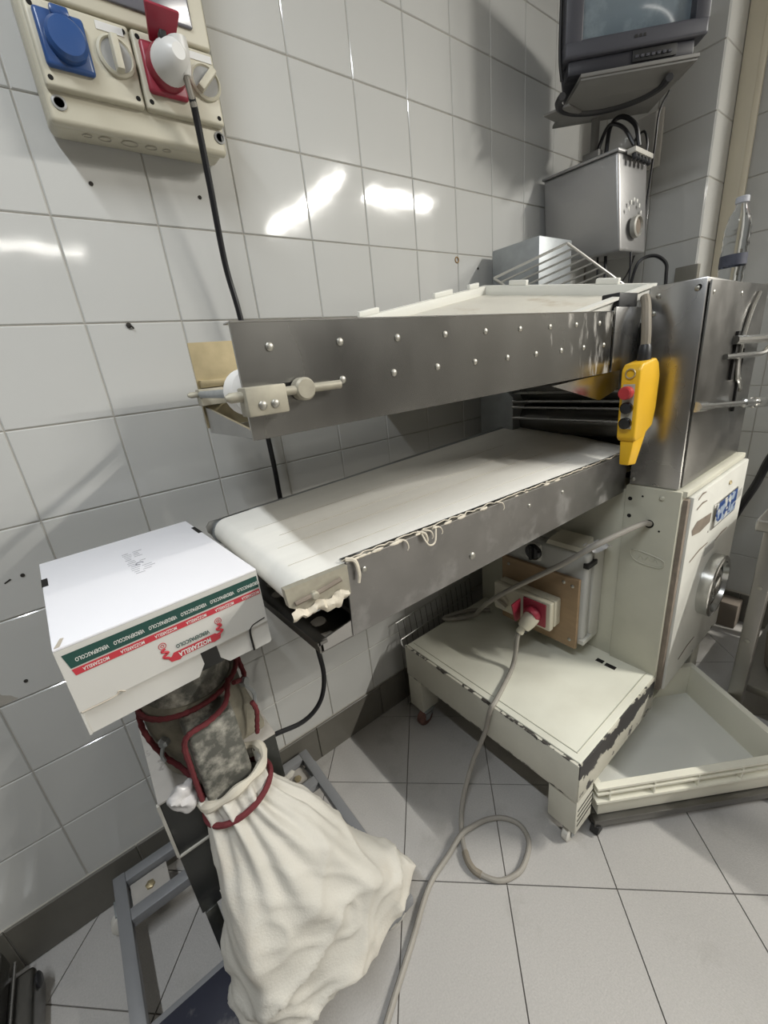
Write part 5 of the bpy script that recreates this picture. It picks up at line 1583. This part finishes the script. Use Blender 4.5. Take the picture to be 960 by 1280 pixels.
for k, (x, y) in enumerate(((1.75, -0.236), (1.76, -0.262), (1.80, -0.338))):
    MB().tube([(x, y, 1.712), (x, y - 0.004, 1.62), (x - 0.01, y - 0.002, 1.53), (x - 0.02, y, 1.44)], 0.004 if k != 1 else 0.006, n=8, smooth=5).build('hanging_cable', 'cord_black', SB)
MB().tube([(1.79, -0.35, 1.58), (1.80, -0.37, 1.66), (1.83, -0.41, 1.675), (1.85, -0.445, 1.645), (1.85, -0.452, 1.60), (1.85, -0.455, 1.50)], 0.006, n=8, smooth=6).build('hanging_cable', 'cord_black', SB)

# ---- small fittings on the pillar
so = thing('wall_outlet', 'grey outlet box with pale plate on the tiled pillar behind the television cable', 'outlet', (2.0995, -0.25, 2.03))
MB().box(2.085, 2.0995, -0.292, -0.20, 2.035, 2.225, 0.004).build('back_plate', 'outlet_plate', so)
MB().box(2.060, 2.085, -0.280, -0.207, 2.06, 2.215, 0.008, 3).build('cover', 'outlet_grey', so)
jb = MB().box(2.070, 2.0995, -0.482, -0.402, 1.565, 1.645, 0.003)
jb = tag(jb.build('junction_box', 'junction', origin=(2.0995, -0.44, 1.565)), 'small olive junction box on the pillar corner just above the steel housing', 'junction box')

# ================================================================== BOTTLE
bo = thing('water_bottle', 'clear plastic water bottle with dark label standing on the steel housing', 'bottle', (1.535, -0.735, 1.505))
bz = 1.5055
prof_b = [(0.024, 0.0), (0.030, 0.004), (0.031, 0.02), (0.029, 0.03), (0.031, 0.04), (0.031, 0.085), (0.029, 0.092), (0.031, 0.10), (0.029, 0.112), (0.031, 0.12), (0.029, 0.132), (0.030, 0.142), (0.024, 0.172), (0.014, 0.192), (0.0125, 0.205)]
MB().lathe(prof_b, (1.535, -0.735, bz), (0, 0, 1), n=32).build('bottle_body', 'bottle', bo)
MB().lathe([(0.0318, 0), (0.0318, 0.028)], (1.535, -0.735, bz + 0.050), (0, 0, 1), n=32, cap0=False, cap1=False).build('label', 'bottle_label', bo)
MB().lathe([(0.0155, 0), (0.0155, 0.013), (0.014, 0.015)], (1.535, -0.735, bz + 0.203), (0, 0, 1), n=24).build('cap', 'bottle_cap', bo)

# ================================================================== STEEL TABLE AT THE RIGHT
ST = thing('steel_table', 'stainless steel work table with rounded edge beside the machine', 'table', (2.0, -1.3, 0.0))
MB().box(1.432, 2.25, -1.75, -0.920, 0.812, 0.852, 0.008, 3).build('table_top', 'steel_table', ST)
for x, y in ((1.462, -0.978), (2.18, -0.978), (1.462, -1.72), (2.18, -1.72)):
    l_ = MB().box(x, x + 0.042, y, y + 0.040, 0.0, 0.812, 0.003).build('leg', 'steel_table', ST)
    if x < 1.5 and y > -1:
        for z in (0.62, 0.42):
            MB().lathe([(0.007, 0), (0.007, 0.002), (0.004, 0.003)], (x, y + 0.02, z), (-1, 0, 0), n=12).build('bolt', 'screw', l_)
MB().box(1.504, 2.18, -1.72, -0.94, 0.20, 0.228, 0.002).build('shelf', 'steel_table', ST)
MB().box(1.48, 2.2, -0.962, -0.945, 0.72, 0.81, 0.002).build('apron', 'steel_table', ST)
ss = tag(MB().lathe([(0.06, 0), (0.085, 0.01), (0.095, 0.12), (0.09, 0.20), (0.07, 0.23), (0.03, 0.24)], (1.68, -1.07, 0.2285), (0, 0, 1), n=28).build('clay_pot', 'carton_brown', origin=(1.68, -1.07, 0.2285)), 'brown rounded pot on the low shelf of the steel table', 'pot')

# ================================================================== THINGS BEHIND AND BESIDE
HO = tag(MB().tube([(2.15, -0.85, 0.98), (2.11, -0.812, 0.88), (2.10, -0.788, 0.768), (2.10, -0.745, 0.63), (2.12, -0.70, 0.45), (2.2, -0.66, 0.2), (2.24, -0.66, 0.016)], 0.015, n=10).build('rubber_hose', 'cord_black', origin=(2.24, -0.66, 0.0)), 'thick black rubber hose hanging on the tiled wall behind the machine', 'hose')
bxb = tag(MB().box(2.20, 2.285, -0.80, -0.70, 0.0, 0.13, 0.004).build('small_carton', 'carton_brown', origin=(2.24, -0.75, 0)), 'small brown carton on the floor against the baseboard behind the machine', 'box')
LA = thing('low_appliance', 'dark low steel appliance in the corner at the foot of the tiled wall', 'appliance', (-0.72, -0.35, 0.0))
MB().box(-0.95, -0.530, -0.80, -0.095, 0.012, 0.098, 0.012, 3).build('base', 'steel_dark', LA)
MB().box(-0.95, -0.575, -0.80, -0.060, 0.100, 0.160, 0.010, 3).build('body', 'steel_dark', LA)
MB().tube([(-0.565, -0.075, 0.112), (-0.568, -0.4, 0.112), (-0.570, -0.78, 0.112)], 0.004, n=8, smooth=2).build('edge_trim', 'steel', LA)
MB().lathe([(0.016, 0), (0.018, 0.006), (0.012, 0.010)], (-0.532, -0.125, 0.075), (1, 0, 0), n=16).build('knob', 'black_rubber', LA)
for y in (-0.13, -0.75):
    MB().cyl((-0.56, y, 0.0), (-0.56, y, 0.014), 0.014, n=14).build('foot', 'black_rubber', LA)
    MB().cyl((-0.92, y, 0.0), (-0.92, y, 0.014), 0.014, n=14).build('foot', 'black_rubber', LA)
